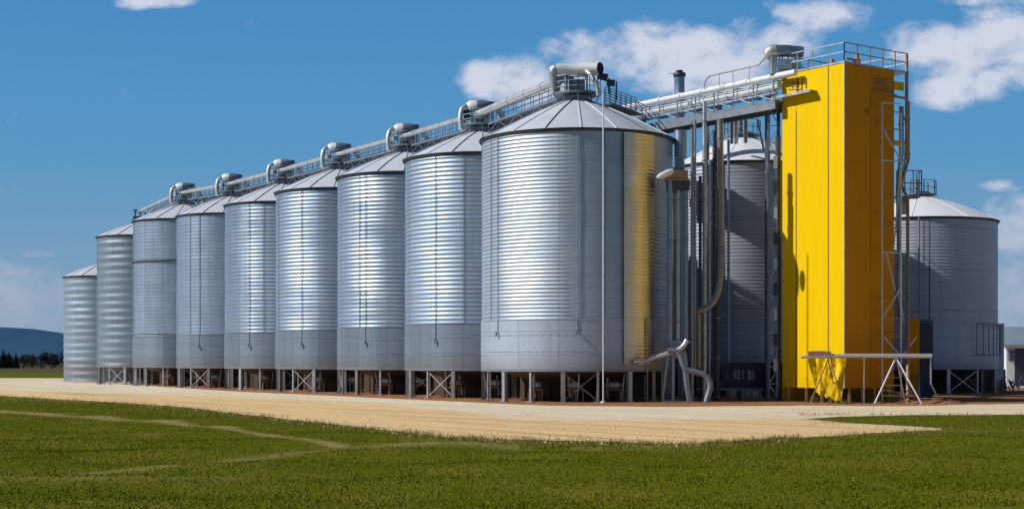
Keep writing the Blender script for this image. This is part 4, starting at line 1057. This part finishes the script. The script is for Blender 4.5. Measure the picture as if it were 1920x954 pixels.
# soil heap
def heap(px, py, lx, ly, h, label):
    x, y = G(px, py); mb = MB(); n = 30; m = 10; vs = []
    for j in range(m+1):
        for k in range(n):
            a = 2*PI*k/n; t_ = j/m; p = Vector((lx*t_*math.cos(a), ly*t_*math.sin(a), h*(1-t_**2)*(1+.35*noise.noise(Vector((a*2, t_*3, x))))-.02)); p.z += .03*noise.noise(p*6); vs.append(p)
    mb.add(vs, [(j*n+k, (j+1)*n+k, (j+1)*n+(k+1) % n, j*n+(k+1) % n) for j in range(m) for k in range(n)], True)
    tag(mb.build('soil_heap', M['soil'], None, (x, y, .02)), label, 'soil heap', 'low reddish soil heaps')
heap(1745, 756, 2.2, 1.2, .28, 'low reddish soil heap right of the splayed white legs'); heap(1500, 757.5, 2.6, .8, .12, 'flat soil heap before the left foot of the yellow tower')

# legs region at right silo: vertical dark legs are part of silo; debris beyond
def machine(px, py, d, s, label):
    b0 = P(px, py, d); t = empty('scrap_pile', (b0.x, d, 0), label, 'scrap', 'piles of pipes and scrap')
    for j in range(14):
        mb = MB(); a = Vector((random.uniform(-1, 1)*s, random.uniform(-.5, .5), random.uniform(.05, .4))); b = a+Vector((random.uniform(-.7, .7)*s, random.uniform(-.3, .3), random.uniform(0, 1.1)))
        mid = a.lerp(b, .5)+Vector((random.uniform(-.3, .3), 0, .2)); mb.tube([a, mid, b], random.uniform(.03, .07), 7); mb.build('scrap_pipe', M[random.choice(['copper', 'cream', 'steel_dark'])], t)
machine(1790, 720, 125, 1.2, 'tangle of pipes beneath the dark right silo'); machine(1845, 720, 128, 1.1, 'tangle of pipes under the right edge of the dark right silo'); machine(1890, 720, 122, .9, 'tangle of pipes between the dark right silo and the barn')
# grey tank at right
t = empty('utility_cabinet', (P(1871, 700, 126).x, 126, 0), 'tall grey cabinet standing just right of the dark silo', 'cabinet'); mb = MB(); mb.box((0, 0, 3.1), (.75, .8, 4.6)); mb.box((0, 0, 5.45), (.85, .9, .1)); mb.build('cabinet_body', M['pipe'], t)
mb = MB(); mb.box((0, 0, .4), (.7, .7, .8)); mb.build('plinth', M['copper'], t)
# silo right landing rail on dark silo
mb = MB(); x_, d_ = SIL[10][1], 121
for k in range(7):
    a = math.radians(-62+k*6.5); mb.bar((6.1*math.cos(a), 6.1*math.sin(a), 2.9), (6.1*math.cos(a), 6.1*math.sin(a), 5.25), .045)
for z_ in (2.9, 5.25):
    for k in range(6):
        a, a2 = math.radians(-62+k*6.5), math.radians(-62+k*6.5+6.5); mb.bar((6.1*math.cos(a), 6.1*math.sin(a), z_), (6.1*math.cos(a2), 6.1*math.sin(a2), z_), .045)
mb.build('guard_rail', M['steel_dark'], SIL[10][0])
# barn
BD = 150; bx = P(1912, 0, BD).x; t = empty('barn', (bx, BD, 0), 'small white barn with a grey metal roof at the right edge', 'barn')
W2, DP, HW = 3.4, 9, 4.2   # half width from its left edge
xl = P(1887, 0, BD).x-bx; xr = xl+11
mb = MB(); mb.box(((xl+xr)/2, DP/2, HW/2), (xr-xl, DP, HW)); wl = mb.build('wall', M['barnwall'], t)
mb = MB(); cx_ = (xl+xr)/2; rz_ = 2.7
mb.add([(xl-.6, -.6, HW-.15), (xr+.6, -.6, HW-.15), (xr+.6, DP/2, HW+1.7), (xl-.6, DP/2, HW+1.7), (xl-.6, DP+.6, HW-.15), (xr+.6, DP+.6, HW-.15)], [(0, 1, 2, 3), (3, 2, 5, 4)])
mb.add([(xl-.6, -.6, HW-.3), (xr+.6, -.6, HW-.3), (xr+.6, DP/2, HW+1.5), (xl-.6, DP/2, HW+1.5), (xl-.6, DP+.6, HW-.3), (xr+.6, DP+.6, HW-.3)], [(3, 2, 1, 0), (4, 5, 2, 3)])
mb.bar((xl-.6, -.62, HW-.22), (xr+.6, -.62, HW-.22), .06, .2)
mb.bar((xl-.62, -.6, HW-.22), (xl-.62, DP/2, HW+1.62), .06, .2)
mb.add([(xl, .0, HW-.05), (xl, DP/2, HW+1.5), (xl, DP, HW-.05)], [(0, 1, 2)])
mb.build('roof', M['barnroof'], t)
mb = MB(); mb.box((xl+2.6, -.03, 1.9), (3.6, .08, 3.6)); mb.build('door', M['navy'], t)
mb = MB(); mb.box((xl+.45, -.25, 3.0), (.5, .5, 1.0)); mb.build('meter_box', M['steel_dark'], t)
for k in range(5):
    mb = MB(); mb.box((xl+5.2+1.1*k, -.03, 2.5), (.7, .06, 1.0)); mb.build('window', M['black'], t)

# ------------------------------------------------------------------ far distance
mb = MB(); vs = []; nx, ny = 160, 10
prof = [(-900, 640), (-300, 620), (0, 613), (60, 616), (125, 625), (300, 648), (480, 668), (620, 690), (3000, 700)]
for j in range(ny+1):
    for k in range(nx+1):
        px = -1600+2400*k/nx; d0 = 5200+j*180; h = float(P(0, float(interp(prof, px)), 7000).z)
        t_ = j/ny; z_ = -5+(h+5)*math.sin(t_*PI/2)*(1+.015*noise.noise(Vector((px*.02, j*.7, 0)))) if h > 0 else -5
        vs.append(((px-960)*7000/F, d0, z_))
mb.add(vs, [(j*(nx+1)+k, j*(nx+1)+k+1, (j+1)*(nx+1)+k+1, (j+1)*(nx+1)+k) for j in range(ny) for k in range(nx)], True)
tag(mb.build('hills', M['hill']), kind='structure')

def leafball(mb, c, R, n, s, squash=1.0):
    for k in range(n):
        v_ = Vector((random.gauss(0, 1), random.gauss(0, 1), random.gauss(0, 1))).normalized()*R*random.uniform(.35, 1)**.6
        p = Vector(c)+Vector((v_.x, v_.y, v_.z*squash)); a = Vector((random.gauss(0, 1), random.gauss(0, 1), random.gauss(0, 1))).normalized(); b = a.orthogonal().normalized(); cc = a.cross(b)
        s_ = s*random.uniform(.6, 1.3); mb.add([p-b*s_, p+cc*s_*.7, p+b*s_, p-cc*s_*.7], [(0, 1, 2, 3)])
def tree(kind, px, d, h, label):
    x = (px-960)*d/F; t = empty(kind, (x, d, 0), label, 'tree', 'trees on the far left horizon')
    mb = MB(); mb.tube([(0, 0, -.2), (0, 0, h*.4), (.1, 0, h*.85)], [h*.03, h*.02, h*.006], 6); mb.build('trunk', M['bark'], t)
    mb = MB()
    if kind == 'conifer_tree':
        for j in range(13):
            z_ = h*(.08+.9*j/13); R = h*.24*(1-j/13.5)*random.uniform(.85, 1.15)
            for k in range(16):
                a = random.uniform(0, 2*PI); p = Vector((0, 0, z_+.05*h)); q1 = Vector((R*math.cos(a), R*math.sin(a), z_-.04*h)); sdv = Vector((-math.sin(a), math.cos(a), 0))*R*.28
                mb.add([p, q1-sdv, q1+sdv], [(0, 1, 2)]); mb.add([p, q1-up*.12*h*(1-j/13), q1+up*.02*h], [(0, 1, 2)])
        mb.build('crown', M['conifer'], t)
    else:
        for j in range(7):
            a = random.uniform(0, 2*PI); rr = h*.22*random.random(); leafball(mb, (rr*math.cos(a)*1.4, rr*math.sin(a), h*random.uniform(.35, .78)), h*random.uniform(.17, .27), 90, h*.035, .85)
        leafball(mb, (0, 0, h*.25), h*.3, 120, h*.04, .8); mb.build('crown', M['bare'], t)
tr_ = [('conifer_tree', -8, 566, 7.2, 'dark conifer cut by the left edge of the photo'), ('conifer_tree', 6, 560, 7.4, 'tall dark conifer close to the left edge'), ('conifer_tree', 17, 575, 6.6, 'dark conifer second in from the left edge'), ('conifer_tree', 30, 570, 6.2, 'low dark conifer at the right end of the conifers')]
for a in tr_: tree(*a)
k = 0
for px in range(-80, 138, 11):
    k += 1
    if px < 28 and px > -14: d_ = 600
    else: d_ = 585+random.uniform(-10, 15)
    vis = px < 130
    tree('bare_tree', px+random.uniform(-3, 3), d_, random.uniform(5.6, 6.8)*(1.0 if px > 60 else .9), 'brown leafless tree in the far tree belt left of the short silo')
